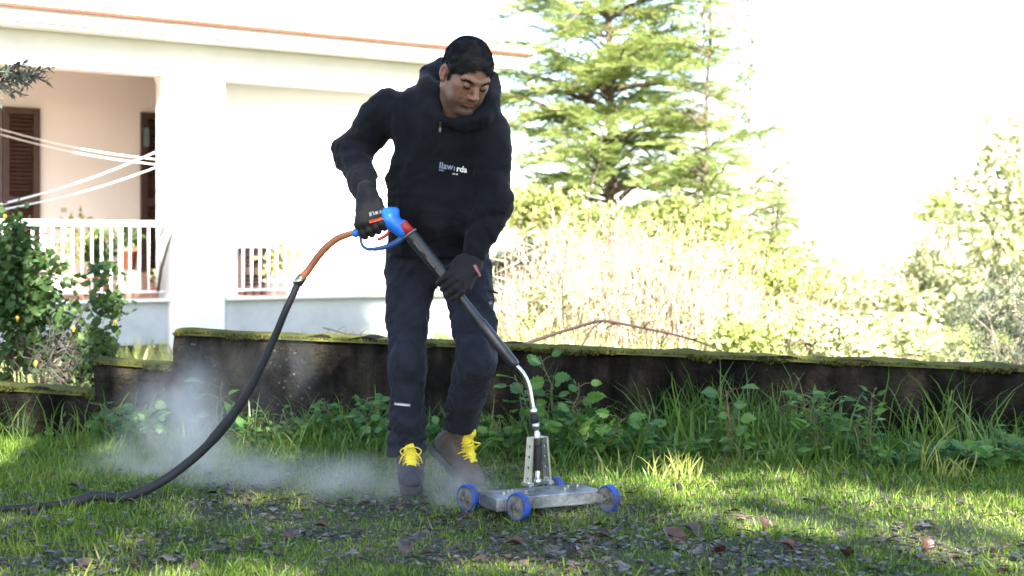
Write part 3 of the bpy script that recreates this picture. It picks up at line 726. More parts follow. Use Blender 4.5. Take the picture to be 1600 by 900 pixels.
ot = thing('olive_tree', 'olive branch with narrow dark leaves hanging in at the top left corner', 'tree', (-3.6, 6.4, 0))
m = MB(); m.tube([(-3.6,6.4,-.3),(-3.62,6.42,.7),(-3.5,6.38,1.5),(-3.3,6.3,2.2)], [.11,.09,.07,.03], 10); m.build('trunk', MAT_BARKG, ot, True)
m = MB(); D = []; T = []
def oltw(a, b):
    p = limb(m, a, b, .004, .0015, -.01, 7, .004, 5)
    for i in range(13):
        u = i/13*6; k = int(u); q = p[k]+(p[min(6,k+1)]-p[k])*(u-k); ax = b-a; ax = ax/np.linalg.norm(ax)
        for s_ in (-1,1): T.append(q); D.append(ax*.8 + s_*np.array((rng.normal()*.3, rng.normal()*.6, .6+rng.normal()*.3)))
A0 = np.array((-3.5, 6.38, 1.5)); 
for (x0,y0,x1,y1) in ((-60,120,15,118),(-40,110,40,120),(-20,125,30,108),(0,128,55,118),(20,122,84,108),(10,128,48,135),(-10,130,40,150),(-20,140,22,148),(-30,120,0,104),(-40,150,6,165),(30,120,75,126),(0,115,45,103)):
    oltw(P(x0,y0,6.2), P(x1,y1,6.15+rng.uniform(-.1,.1)))
limb(m, A0, P(-40,115,6.2), .03, .006, .0, 7, .01); limb(m, P(-45,118,6.2), P(22,123,6.18), .006, .003, -.01)
m.build('branches', MAT_BARKG, ot, True)
n = len(T); v, f = inst(LANCE[0], LANCE[1], frames(np.array(D), rnd_dirs(n,1)), np.array(T), np.stack([np.full(n,.055), rng.uniform(.035,.055,n), np.full(n,.04)],1)); mesh_obj('foliage', v, f, MAT_OLIVE, ot, False)

# pots on the porch
MAT_POTR = surf('terracotta_pot', [(0.3,(.32,.1,.05)),(0.7,(.42,.15,.08))], 8, .8)
MAT_POTD = surf('dark_pot', (.03,.05,.05), rough=.5); MAT_POTW = surf('white_pot', (.75,.75,.75), rough=.6)
MAT_YEL = leafm('yellow_blossom', [(.16,.22,.06),(.35,.36,.14),(.55,.52,.3)], .3, .7, .2, 3)
def hp(px, t, z): s_ = hs(px, t); q = HA + HU*s_ + HN*t; return np.array((q[0], q[1], z))
def pot_plant(px, t, z, r, h, mat, leaf, n, lh, lsize, label, spread=1.0, tpl=LEAF):
    b = hp(px, t, z); o = thing('potted_plant', label, 'plant', b, 'potted plants on the porch'); m = MB()
    k = 14; pr = [(r*.72,0),(r,h*.86),(r*1.1,h*.87),(r*1.1,h),(r*.95,h),(r*.9,h*.9)]
    vs = []; q = []
    for rr, zz in pr:
        for j in range(k): th = 2*math.pi*j/k; vs.append(b + np.array((rr*math.cos(th), rr*math.sin(th), zz)))
    for i in range(len(pr)-1):
        for j in range(k): q.append((i*k+j, i*k+(j+1)%k, (i+1)*k+(j+1)%k, (i+1)*k+j))
    m.add(vs, q, (), [tuple(range(k))[::-1], tuple((len(pr)-1)*k+j for j in range(k))]); m.build('pot', mat, o, True)
    st = MB()
    for i in range(5):
        e = b + np.array((rng.normal()*r*.8*spread, rng.normal()*r*.5, h+lh*rng.uniform(.5,1))); limb(st, b+np.array((0,0,h*.9)), e, .008, .003, 0, 5, .01)
    st.build('stem', MAT_BARKG, o, True)
    T = b + np.array((0,0,h+lh*.55)) + rng.normal(size=(n,3))*np.array((r*.75*spread, r*.5, lh*.26))
    v, f = inst(tpl[0], tpl[1], frames(rnd_dirs(n,.5), rnd_dirs(n,1)), T, rng.uniform(.6,1.2,n)*lsize); mesh_obj('leaves', v, f, leaf, o, False)
pot_plant(154, -.0+.45, ZS+.06, .13, .2, MAT_POTR, MAT_LEMONL, 170, .5, .12, 'dark leafy plant in a clay pot on the left part of the porch')
pot_plant(201, 1.4, ZS+.34, .12, .26, MAT_POTR, MAT_LEMONL, 90, .22, .1, 'small plant in a tall terracotta pot raised on the porch')
pot_plant(166, .55, ZS+.01, .09, .16, MAT_POTD, MAT_LEMONL, 60, .3, .1, 'small plant in a dark pot next to the white box on the porch')
pot_plant(132, 2.3, ZS+.01, .2, .25, MAT_POTW, MAT_YEL, 260, .75, .09, 'yellowish flowering bush seen through the porch railing', 1.5)
pot_plant(248, .5, ZS+.0, .1, .12, MAT_POTR, MAT_YEL, 40, .2, .06, 'low terracotta pot at the foot of the porch column')
pot_plant(430, .5, ZS+.0, .16, .2, MAT_POTW, MAT_YEL, 260, .5, .09, 'pale bush in a white pot on the right part of the porch', 1.3)
def crate(px0, px1, t, z0, z1, mat, name, label, cat):
    a = hs(px0, t); b = hs(px1, t); m = MB(hxf)
    m.box((a, t, z0), (b, t+.35, z1)); m.box((a-.015, t-.015, z1+.001), (b+.015, t+.365, z1+.03)); tag(m.build(name, mat, None, False, origin=tuple(hp((px0+px1)/2, t, z0)), bevel=.008), label, cat)
crate(188, 215, .55, ZS+.01, hz(200, 428, .55), MAT_POTW, 'storage_box', 'white box standing between the pots on the porch', 'box')
# crooked stick leaning beside the column
m = MB(); m.tube([hp(247,.06,hz(247,455)), hp(252,.0,hz(250,420)), hp(262,-.06,hz(262,385)), hp(269,-.06,hz(269,362))], [.022,.02,.016,.01], 7)
tag(m.build('stick', MAT_GREY, None, True, origin=tuple(hp(247,.06,ZS))), 'thin grey stick leaning against the left edge of the porch column', 'stick')

# ------------------------------------------------------------------ lawn: grass, litter
MAT_GRASS = leafm('grass_blade', [(.036,.078,.010), (.08,.155,.016), (.155,.235,.028), (.28,.26,.08)], .35, .45, .4, 1.6)
MAT_TUFT = leafm('lush_grass', [(.028,.07,.016), (.06,.13,.024), (.10,.19,.034), (.20,.25,.06)], .4, .4, .4, 2.5)
def wall_front(x):                      # y of the wall's face at world x
    return 6.62 - .42*((x*F/6.4)+800)/1600
def blades(n, x0, x1, y0, y1, hmin, hmax, wd, tpl, mat, nm=None, dens=None, hf=None, lean=.45, yp=1.0):
    y = y0 + (y1-y0)*rng.random(n)**yp; half = y*.60; x = rng.uniform(-1, 1, n)*half if x0 is None else rng.uniform(x0, x1, n)
    k = y < wall_front(x) - .02
    if dens is not None: k &= rng.random(n) < dens(x, y)
    x, y = x[k], y[k]; n = len(x)
    h = rng.uniform(hmin, hmax, n)*(hf(x, y) if hf is not None else 1)
    D = rnd_dirs(n)*lean; D[:,2] = 1; T = np.stack([x, y, ground_z(x, y)-.004], 1)
    up = rnd_dirs(n); up[:,2] *= .2
    return inst(tpl[0], tpl[1], frames(D, up), T, np.stack([rng.uniform(.6,1.3,n)*wd, h, h*.9], 1))
def litter_amount(x, y):
    px = x*F/y + 800; py = HZ + EYE*F/y
    a = .16 + np.exp(-((px-820)/360)**2 - ((py-850)/60)**2) + .85*np.exp(-((px-450)/330)**2 - ((py-800)/36)**2) + .4*np.exp(-((py-880)/40)**2) + .5*np.exp(-((px-1180)/230)**2 - ((py-880)/35)**2)
    return np.clip(a, 0, 1)
gd = lambda x, y: np.clip(1.1 - .6*litter_amount(x, y)*(.1+1.5*vnoise(x+30, y+30, 61, 5)), .15, 1)*np.clip(.35+1.3*vnoise(x+20, y+20, 62, 3), .3, 1)
gh = lambda x, y: .6 + .8*vnoise(x+20, y+20, 63, 2.2) + .6*np.clip((y-5.1)/1.2, 0, 1) - .25*litter_amount(x, y)
L1 = blades(225000, None, None, 3.3, 6.7, .010, .029, .0042, BLADE, None, dens=gd, hf=gh, yp=1.0)
L2 = blades(10500, None, None, 3.3, 6.7, .03, .07, .0045, LONGB, None, dens=gd, hf=gh, lean=.6)
v, f = merge([L1, L2]); tag(mesh_obj('grass', v, f, MAT_GRASS, None, False), 'short patchy green grass of the lawn', 'grass', kind='stuff')
# lush long grass against the wall
th = lambda x, y: np.clip((.3 + 1.0*vnoise(x+50, y+50, 64, 2.6))*np.clip(1.15-(wall_front(x)-y)/.8, .25, 1)*np.where(x < -.9, .55, np.where(x > .3, 1.35, 1)), .1, 1.7)
td = lambda x, y: np.clip(1.25-(wall_front(x)-y)/.95, 0, 1)*np.where(x < -1.3, .55, 1.0)
L1 = blades(40000, -3.9, 3.9, 4.9, 6.7, .07, .22, .0065, LONGB, None, dens=td, hf=th, lean=.42)
L2 = blades(3800, .1, 2.9, 5.3, 6.7, .16, .40, .0085, LONGB, None, dens=lambda x, y: np.clip(1.1-(wall_front(x)-y)/.6, 0, 1)*np.clip(1.9*vnoise(x*2.2+9, y+50, 66)-.45, 0, 1), lean=.5)
L3 = blades(1500, -2.6, .1, 5.5, 6.7, .12, .26, .007, LONGB, None, dens=lambda x, y: np.clip(1.1-(wall_front(x)-y)/.5, 0, 1), lean=.5)
v, f = merge([L1, L2, L3]); tag(mesh_obj('tall_grass', v, f, MAT_TUFT, None, False), 'band of longer lush grass along the foot of the wall', 'grass', kind='stuff')

# fallen leaves and wood chips
MAT_LIT = leafm('leaf_litter', [(.012,.008,.006), (.03,.019,.013), (.075,.05,.03), (.16,.12,.085)], .0, .38, .5, 20)
MAT_LIT2 = leafm('brown_leaf', [(.03,.014,.010), (.08,.034,.02), (.13,.07,.04)], .03, .5, .5, 20)
def litter(n, sz, tpl, flat=.22):
    y = rng.uniform(3.4, 6.3, n); x = rng.uniform(-1,1,n)*y*.56
    k = rng.random(n) < litter_amount(x, y)*np.clip(1.6*vnoise(x+30, y+30, 61, 5)-.3, 0, 1)*1.0 + .05; x, y = x[k], y[k]; n = len(x)
    U = rnd_dirs(n)*flat; U[:,2] = 1; a = rng.uniform(0, 2*math.pi, n); D = np.stack([np.cos(a), np.sin(a), rng.normal(size=n)*.12], 1)
    T = np.stack([x, y, ground_z(x, y)+rng.uniform(.004,.026,n)], 1); s_ = rng.uniform(.5,1.2,n)*sz
    return inst(tpl[0]*np.array((1,1,1.6)), tpl[1], frames(D, U), T, np.stack([s_*rng.uniform(.5,1.2,n), s_, s_], 1))
v, f = merge([litter(18000, .030, LEAF), litter(1900, .05, LEAF, .5), litter(6500, .05, LANCE, .2)]); tag(mesh_obj('leaf_litter', v, f, MAT_LIT, None, False), 'dark damp leaf litter scattered over the lawn', 'litter', kind='stuff')
def single_leaf(px, py, size, mat, label, tilt=.3, stand=False, yaw=0., grp=None):
    g = G(px, py); g[2] = float(ground_z(g[0], g[1])) + .022
    n = 8; vs = []; q = []
    for i in range(n+1):
        u = i/n; w_ = .38*math.sin(math.pi*u**.85)**.8 + .01
        for j, s_ in enumerate((-1,-.5,0,.5,1)): vs.append((w_*s_*size, (u-.5)*size, size*(.16*abs(s_)**1.5*w_*3 - .25*(u-.5)**2*2 + .03*math.sin(9*u+s_*3))))
    I = np.arange((n+1)*5).reshape(n+1, 5); q = np.stack([I[:-1,:-1], I[:-1,1:], I[1:,1:], I[1:,:-1]], -1).reshape(-1, 4)
    R = Matrix.Rotation(yaw, 3, 'Z') @ Matrix.Rotation(1.25 if stand else tilt, 3, 'X'); v = np.array(vs) @ np.array(R).T + g
    if stand: v[:,2] += size*.42
    o = mesh_obj('fallen_leaf', v, [q], mat, None, True, origin=tuple(g)); tag(o, label, 'leaf', 'large fallen leaves'); return o
single_leaf(1447, 868, .055, MAT_LIT2, 'orange brown leaf tilted in the grass at the bottom right', .9, yaw=.5)
single_leaf(1232, 868, .07, MAT_LIT2, 'curled dark brown leaf beside the shiny grey one in the right foreground', .5, yaw=1.2)
single_leaf(1080, 832, .085, MAT_LIT, 'pale shiny leaf heaped on top of the litter right of the cleaner', .5, yaw=1.0)
single_leaf(1050, 845, .09, MAT_LIT2, 'broad dark brown leaf leaning on the shiny leaf right of the cleaner', .7, yaw=.5)
single_leaf(1318, 882, .07, MAT_LIT, 'bluish grey leaf with a bright edge in the right foreground grass', .6, yaw=2.2)
single_leaf(1192, 840, .05, MAT_LIT2, 'small reddish brown leaf in the bright grass right of the litter heap', .4, yaw=.8, stand=True)
single_leaf(805, 862, .07, MAT_LIT2, 'orange tan leaf lying flat in front of the cleaner', .1, yaw=1.4)
single_leaf(500, 826, .06, MAT_LIT2, 'small orange leaf on the bare patch right of the hose end', .2, yaw=1.7)
single_leaf(452, 838, .05, MAT_LIT, 'pale grey leaf tilted up in the grass in front of the steam', .8, yaw=.4)
single_leaf(210, 893, .055, MAT_LIT2, 'reddish brown leaf tilted up at the bottom left edge', .8, yaw=1.9)
single_leaf(128, 884, .055, MAT_LIT, 'pale silver leaf in the bottom left corner grass', .5, yaw=.9)
single_leaf(118, 775, .07, MAT_LIT, 'shiny grey leaf lying just behind the hose on the lawn', .2, yaw=1.5)
single_leaf(632, 868, .065, MAT_LIT, 'blue grey leaf tilted in the grass below the man\'s standing boot', .6, yaw=.3)
single_leaf(1120, 872, .06, MAT_LIT2, 'dark curled leaf between the litter heap and the bottom edge', .5, yaw=2.6)

# ------------------------------------------------------------------ single weeds along the wall
MAT_WEED = leafm('weed_leaves', [(.022,.065,.02), (.05,.13,.034), (.09,.20,.04), (.17,.29,.07)], .4, .4, .45, 4)
MAT_STEM = surf('green_stem', [(0.3,(.06,.11,.03)),(0.7,(.12,.10,.04))], 8, .7)
MAT_REDST = surf('reddish_stem', (.13,.045,.03), rough=.7)
def toothed():
    v = [(0,0,0)]; n = 9
    for i in range(n):
        u = (i+.5)/n; w_ = .42*math.sin(math.pi*u**.8)**.7*(1 if i % 2 else .72); v.append((w_, u, .05))
    v.append((0,1.05,-.06))
    for i in range(n-1, -1, -1):
        u = (i+.5)/n; w_ = .42*math.sin(math.pi*u**.8)**.7*(1 if i % 2 else .72); v.append((-w_, u, .05))
    b = len(v); v.append((0,.55,-.01)); f = [(b, i, (i+1) % b) for i in range(b)]
    return np.array(v), [np.array(f)]
TOOTH = toothed()
def weed(px, py, d, top, kind, label, spread=.1, n=26, size=.06, lean=0., mat=None, stem=None, stems=3, name='leafy_weed', up=.5):
    """px: foot in the photograph's columns; top: height of the tip in its rows"""
    d = min(d, wall_front((px-800)*6.3/F) - .04)
    b = np.array(((px-800)*d/F, d, 0.)); b[2] = float(ground_z(b[0], b[1])); ht = EYE-(top-HZ)*d/F - b[2]
    t = thing(name, label, 'weed', b, 'weeds along the foot of the wall'); sm = MB(); T = []; D = []; n = int(n*1.45)
    for i in range(stems):
        e = b + np.array((lean + rng.normal()*spread*.8, rng.normal()*spread*.35, ht*(1 if i == 0 else rng.uniform(.55,.92))))
        p = limb(sm, b, e, .0045, .0018, 0, 8, .006, 6)
        for j in range(n//stems):
            u = .22 + .78*(j+rng.random()*.5)/(n//stems); k = min(6, int(u*7)); q = p[k]+(p[k+1]-p[k])*(u*7-k)
            a = j*2.4+rng.random(); dr = np.array((math.cos(a), math.sin(a)*.7, up*rng.uniform(.1,1))); l = size*rng.uniform(.35,.9)
            e2 = q + dr*l; sm.tube([q, (q+e2)/2+np.array((0,0,.006)), e2], [.0016,.0014,.001], 4, False); T.append(e2); D.append(dr+np.array((0,-.3,-.45*rng.random())))
    sm.build('stem', stem or MAT_STEM, t, True)
    T = np.array(T); D = np.array(D); m_ = len(T); U = rnd_dirs(m_, .8); U[:,1] -= .8
    tv, tf = {'l': LEAF, 't': TOOTH, 'n': LANCE}[kind]
    s_ = rng.uniform(.55,1.15,m_)*size
    wide = 2.0 if kind == 'n' else 1.15
    v, f = inst(tv, tf, frames(D, U), T, np.stack([s_*wide*.82, s_, s_*1.5], 1)); mesh_obj('leaves', v, f, mat or MAT_WEED, t, False); return t
weed(885, 720, 5.95, 556, 't', 'tallest toothed leaf weed directly right of the steel lance tube', .06, 30, .075, .0, stems=3)
weed(850, 720, 6.0, 585, 't', 'toothed weed whose leaf cluster peeps out beside the bend of the lance', .07, 22, .07, -.03)
weed(925, 725, 5.9, 640, 't', 'bushy toothed weed between the cleaner\'s stand and the sunlit blades', .12, 44, .075, .02, stems=6)
weed(985, 728, 5.9, 655, 't', 'toothed weed with an arching stem right of the bushy one', .09, 24, .07, .04)
weed(800, 725, 6.05, 655, 't', 'dark leafy weed in the shade between the raised boot and the stand', .13, 40, .065, .0, stems=6)
weed(1135, 735, 5.75, 610, 'l', 'lone weed with a red stem and few round leaves before the wall', .03, 8, .075, .0, stem=MAT_REDST, stems=1)
weed(1160, 730, 5.75, 645, 'l', 'small round leafed weed just right of the red stemmed one', .05, 12, .06)
weed(1285, 725, 5.8, 605, 'n', 'upright lance leafed weed in the middle of the right half of the wall', .06, 60, .07, .0, stems=5, up=1)
weed(1355, 725, 5.8, 608, 'n', 'thin flowering stalk weed right of the lance leafed one', .07, 46, .05, .03, stems=4, up=1)
weed(1470, 735, 5.6, 690, 't', 'low fern like weed near the pale flower heads', .16, 50, .055, .0, stems=7)
weed(1545, 730, 5.6, 680, 't', 'spreading leafy weed beside the right edge of the picture', .15, 56, .06, .0, stems=7)
weed(1595, 730, 5.7, 668, 't', 'weed cut off by the right edge of the picture', .10, 30, .06, .0, stems=4)
weed(1060, 735, 5.8, 690, 'n', 'low narrow leafed weed behind the sunlit grass clump', .14, 60, .07, .0, stems=6)
weed(1210, 730, 5.8, 690, 'n', 'narrow leafed weed between red stemmed and lance leafed weeds', .13, 50, .07, .0, stems=6)
weed(1400, 738, 5.7, 700, 'l', 'low green weed left of the long bright blade', .12, 40, .05, .0, stems=6)
weed(570, 705, 6.2, 600, 'l', 'small leafed nettle like weed touching the left side of the trouser leg', .08, 70, .045, .0, stems=7)
weed(520, 705, 6.2, 622, 'l', 'small leafed weed left of the nettle like one', .09, 64, .042, .0, stems=7)
weed(465, 700, 6.2, 640, 'l', 'short small leafed weed right of the hose curve', .09, 44, .04, .0, stems=5)
weed(595, 712, 6.1, 650, 't', 'dark weed half hidden behind the standing leg', .08, 30, .06, .0, stems=4)
weed(340, 690, 6.3, 596, 'l', 'broad leafed weed seen through the top of the steam', .035, 8, .095, .0, stems=2)
weed(225, 690, 6.35, 628, 't', 'bluish leafed weed in front of the step in the wall', .14, 46, .06, .0, stems=6)
weed(175, 688, 6.35, 648, 't', 'low weed under the step in the wall, left of the bluish one', .09, 22, .055, .0, stems=4)
weed(88, 690, 6.35, 655, 'l', 'tiny weed at the foot of the lowest wall section', .04, 10, .045)
weed(680, 712, 6.15, 660, 't', 'shaded weed seen between the man\'s two legs', .13, 50, .06, .0, stems=6)
weed(395, 698, 6.2, 640, 'l', 'pale weed beside the right flank of the rising steam', .1, 34, .045, .0, stems=5)
def tuft(px, d, top, n, label, spread=.06, wd=.009, mat=None, lean=.35):
    d = min(d, wall_front((px-800)*6.3/F) - .04); b = np.array(((px-800)*d/F, d, 0.)); b[2] = float(ground_z(b[0], b[1])); ht = EYE-(top-HZ)*d/F - b[2]
    T = b + rng.normal(size=(n,3))*np.array((spread*.3, spread*.25, 0)); D = rnd_dirs(n)*lean; D[:,2] = 1
    h = ht*rng.uniform(.45,1.08,n); v, f = inst(LONGB[0], LONGB[1], frames(D, rnd_dirs(n)), T, np.stack([rng.uniform(.6,1.2,n)*wd, h, h*.9], 1))
    o = mesh_obj('grass_tuft', v, f, mat or MAT_TUFT, None, False, origin=tuple(b)); tag(o, label, 'grass tuft', 'tufts of long grass by the wall'); return o
MAT_YG = leafm('sunlit_yellow_green', [(.18,.22,.05),(.28,.31,.08),(.4,.4,.15)], .4, .4, .4, 3)  # yellow green grass, lightened in colour to strengthen the sun patches
tuft(955, 5.6, 702, 26, 'sunlit yellow green blades fanning out right behind the cleaner', .16, .009, MAT_YG)
tuft(1060, 5.45, 700, 60, 'bright sunlit grass clump in front of the red stemmed weed', .2, .008, MAT_YG)
tuft(1310, 5.75, 600, 9, 'few broad upright blades rising beside the lance leafed weed', .05, .012, None, .12)
tuft(1440, 5.5, 652, 5, 'long bright blade leaning right before the dark wall', .05, .008, MAT_YG, .3)
tuft(1085, 5.8, 640, 16, 'arching long blades over the sunlit clump', .12, .008, None, .6)
tuft(1230, 5.7, 660, 22, 'thin long grass between the red stemmed and lance leafed weeds', .14, .008, None, .5)
tuft(1400, 5.6, 690, 24, 'thin long grass left of the long bright blade', .14, .008, None, .5)
tuft(1500, 5.4, 700, 26, 'grass tuft with pale heads in front of the fern like weed', .14, .007, MAT_YG, .5)
tuft(1560, 5.6, 640, 8, 'sparse tall blades at the right end of the wall', .06, .009, None, .3)
tuft(1010, 5.8, 640, 16, 'curving blades left of the arching ones', .1, .009, None, .5)
tuft(890, 5.7, 690, 22, 'grass tuft just behind the right rear wheel', .12, .008)
tuft(740, 6.0, 690, 20, 'shaded grass tuft behind the raised boot', .12, .008)
tuft(440, 6.1, 650, 16, 'thin grass beside the middle of the hose', .1, .007)
tuft(300, 6.1, 655, 16, 'thin grass behind the steam', .12, .007)
tuft(520, 6.0, 668, 22, 'grass tuft in front of the small leafed weeds', .14, .007)

# ------------------------------------------------------------------ wheeled surface cleaner with its lance
def catmull(p, k=8):
    p = np.asarray(p, float); q = np.vstack([2*p[0]-p[1], p, 2*p[-1]-p[-2]]); out = []
    for i in range(1, len(q)-2):
        for t in np.linspace(0, 1, k, endpoint=False):
            out.append(.5*((2*q[i]) + (-q[i-1]+q[i+1])*t + (2*q[i-1]-5*q[i]+4*q[i+1]-q[i+2])*t*t + (-q[i-1]+3*q[i]-3*q[i+1]+q[i+2])*t**3))
    out.append(q[-2]); return np.array(out)
MAT_STEEL = surf('stainless_steel', [(0.3,(.45,.45,.45)),(0.7,(.62,.62,.62))], 9, .28, .1, 60, metal=1)
MAT_ALU = surf('dusty_aluminium', [(0.35,(.07,.065,.05)),(0.5,(.18,.19,.20)),(0.7,(.34,.36,.38))], 11, .42, .25, 70, metal=.75)
MAT_BLUE = surf('blue_rubber', [(0.36,(.045,.04,.03)),(0.46,(.012,.045,.22)),(0.7,(.012,.065,.40))], 38, .6, .3, 90)
MAT_BLUEG = surf('blue_gun_plastic', (.012,.15,.62), rough=.35)
MAT_RED = surf('red_plastic', (.35,.02,.015), rough=.45)
MAT_HUB = surf('grey_wheel_hub', [(0.35,(.035,.03,.022)),(0.5,(.10,.095,.085)),(0.7,(.19,.18,.17))], 32, .7, .3, 90)
MAT_BLACKP = surf('black_plastic', [(0.3,(.010,.011,.014)),(0.7,(.02,.021,.026))], 12, .38)
MAT_RUB = surf('black_rubber', [(0.3,(.006,.006,.008)),(0.7,(.013,.013,.016))], 14, .7, .3, 120)
MAT_ORN = surf('orange_brown_hose', [(0.3,(.20,.06,.02)),(0.7,(.32,.10,.035))], 14, .55, .2, 90)
cu = np.array((.90,.43,0)); cu /= np.linalg.norm(cu); cv = np.array((-cu[1],cu[0],0)); cz = np.array((0,0,1.))
C0 = P(776, 775, 4.68); C0[2] = -.007            # near left corner of the deck on the ground
def cxf(v): return C0 + v[:,:1]*cu + v[:,1:2]*cv + v[:,2:3]*cz
LN, WD = .395, .16
mc_ = C0 + cu*LN/2 + cv*WD/2
cl = thing('surface_cleaner', 'wheeled stainless steel surface cleaner with blue wheels and long black lance, held by the man', 'surface cleaner', mc_)
m = MB(cxf)
m.add([(0,0,.022),(LN,0,.022),(LN,WD,.022),(0,WD,.022),(0,0,.066),(LN,0,.066),(LN,WD,.066),(0,WD,.066),(.02,.03,.070),(LN-.02,.03,.070),(LN-.02,WD-.03,.070),(.02,WD-.03,.070)],
      [(0,3,2,1),(0,1,5,4),(1,2,6,5),(2,3,7,6),(3,0,4,7),(4,5,9,8),(5,6,10,9),(6,7,11,10),(7,4,8,11),(8,9,10,11)])
deck = m.build('deck', MAT_ALU, cl, False, bevel=.003)
m = MB(cxf)
for (a, b) in ((.05,.05),(.10,.09),(.13,.045),(.28,.05),(.35,.09),(.08,.075),(.31,.085)): m = MB(cxf); m.tube([(a,b,.070),(a,b,.078)], .0065, 6); m.build('bolt', MAT_STEEL, cl)
def wheel(u, v, toe, r=.046):
    """wheel whose axle lies along the deck, turned a little by its own castor"""
    R = Matrix.Rotation(toe, 3, 'Z'); ax = np.array(R @ Vector(cu)); c = C0 + cu*u + cv*v + cz*r
    f = np.cross(ax, cz)
    wm = MB(); prof = [(-.014,r-.003),(-.011,r),(.011,r),(.014,r-.003),(.0135,r-.007),(-.0135,r-.007)]; k = 32; vs = []; q = []
    for i in range(k):
        th = 2*math.pi*i/k
        for (o_, rr) in prof: vs.append(c + ax*o_ + (f*math.cos(th)+cz*math.sin(th))*rr)
    n_ = len(prof)
    for i in range(k):
        for j in range(n_): q.append((i*n_+j, i*n_+(j+1)%n_, ((i+1)%k)*n_+(j+1)%n_, ((i+1)%k)*n_+j))
    wm.add(vs, q); hubm = MB(); hubm.tube([c-ax*.0125, c+ax*.0125], r-.0065, 28); hubm.tube([c-ax*.0155, c-ax*.012], r-.030, 20); 
    bm_ = MB(); bm_.tube([c-ax*.022, c-ax*.0154], .008, 6); bm_.tube([c+ax*.0108, c+ax*.018], .008, 6)
    wo = hubm.build('wheel', MAT_HUB, cl, False); wm.build('tyre', MAT_BLUE, wo, True); bm_.build('axle_bolt', MAT_STEEL, wo)
wheel(.052, -.058, .34); wheel(LN+.0, -.048, .26); wheel(-.030, WD+.006, .30); wheel(.31, WD+.020, .2)
def bracket(u, v, s_):
    m = MB(cxf); m.box((u-.003, v-.045 if s_ < 0 else v, .030), (u+.003, v if s_ < 0 else v+.045, .060)); m.build('wheel_bracket', MAT_STEEL, cl)
bracket(.030,-.001,-1); bracket(LN-.024,-.001,-1); bracket(.29,WD+.001,1)
m = MB(cxf); m.box((-.018,WD-.03,.032),(-.001,WD+.012,.058)); m.build('wheel_bracket', MAT_STEEL, cl)
# perforated stand: two plates that lean together, with holes
B0 = P(840, 762, 4.88); B0[2] = .073
sx = np.array((.8,.6,0)); sx /= np.linalg.norm(sx); sy = np.array((-sx[1],sx[0],0))
def plate(sg):
    m = MB(); zb, ztop = .073, B0[2]+.162; hw0, hw1 = .017, .013; cols = 3; rows = 7
    xb, xt = .043*sg, .030*sg
    top = B0 + cz*(ztop-B0[2])
    def pt(a, b, o): # a across (-1..1), b up
        return B0 + sx*(xb+(xt-xb)*b) + sy*(hw0+(hw1-hw0)*b)*a + cz*b*(ztop-B0[2]) + sx*o*sg
    vs = []; q = []; holes = [0.14,.38,.60,.82]; n = 16
    for s_i, o in enumerate((0, .003)):
        base = len(vs); nb = len(holes); bs_ = [0] + [(holes[i]+holes[i+1])/2 for i in range(nb-1)] + [1.0]
        for h in range(nb):
            lo_, hi_ = bs_[h], bs_[h+1]; b0 = len(vs); cy = holes[h]
            for i in range(n):
                th = 2*math.pi*i/n + math.pi/4; cx_, cy_ = math.cos(th), math.sin(th); mxx = max(abs(cx_), abs(cy_))
                ex = cx_/mxx; ey = cy_/mxx; ex = max(-1, min(1, ex*1.0001))
                eb = cy + (hi_-cy)*ey if ey > 0 else cy + (cy-lo_)*ey
                vs.append(pt(ex, eb, o)); vs.append(pt(.42*cx_, cy + .036*cy_, o))
            for i in range(n):
                a = b0+2*i; c = b0+2*((i+1) % n); q.append((a, c, c+1, a+1) if (s_i == 0) else (a, a+1, c+1, c))
                if s_i == 0: d0 = 2*n*nb; q.append((a+1, c+1, c+1+d0, a+1+d0))
    m.add(vs, q)
    e = MB()
    for a in (-1, 1):
        e.obox((pt(a,.5,.0015)), [sy, sx, (pt(a,1,0)-pt(a,0,0))/np.linalg.norm(pt(a,1,0)-pt(a,0,0))], (.0015,.004,.083))
    o = m.build('stand_plate', MAT_STEEL, cl, False); e.build('plate_edge', MAT_STEEL, o)
    f = MB(); f.obox(B0 + sx*xb*1.0 + cz*.007, [sx, sy, cz], (.011,.021,.005)); f.tube([B0+sx*xb*1.0+cz*.01, B0+sx*xb*1.0+cz*.022], .009, 6); f.build('foot_nut', MAT_STEEL, o)
plate(-1); plate(1)
zt = B0[2] + .163
m = MB(); m.obox(B0 + cz*(zt-B0[2]), [sx, sy, cz], (.033,.015,.002)); m.build('stand_top', MAT_STEEL, cl, False, bevel=.001)
def part_tube(name, pts, rad, mat, par=cl, seg=16): 
    m = MB(); m.tube(pts, rad, seg); return m.build(name, mat, par, True)
dm = 4.875
part_tube('swivel', [B0+cz*.002, B0+cz*.02, B0+cz*.021, B0+cz*.05, B0+cz*.052], [.013,.013,.009,.009,.009], MAT_STEEL)
part_tube('rubber_boot', [B0+cz*.05, B0+cz*.055, B0+cz*.1, B0+cz*.135], [.012,.0135,.0135,.0125], MAT_RUB)
q = lambda x, y: P(x, y, dm)
part_tube('coupling', [B0+cz*.135, q(840,690), q(839.5,684), q(839,676), q(838.6,675), q(838,670), q(837.5,669), q(836.6,660)], [.009,.009,.011,.011,.008,.0095,.0125,.0125], MAT_STEEL)
part_tube('black_collar', [q(836.6,661), q(836,656), q(834.8,650), q(834.4,647)], [.0125,.0150,.0150,.011], MAT_RUB)
part_tube('coupling', [q(834.5,648), q(834,644), q(833.5,640), q(833.2,638.5), q(832.8,636)], [.0105,.0125,.0125,.009,.009], MAT_STEEL)
tp = catmull([q(833,640), q(830,622), q(827,606), q(821,590), q(812,577), q(803,568), q(780,540)], 6)
part_tube('lance_tube', tp, .0085, MAT_STEEL)
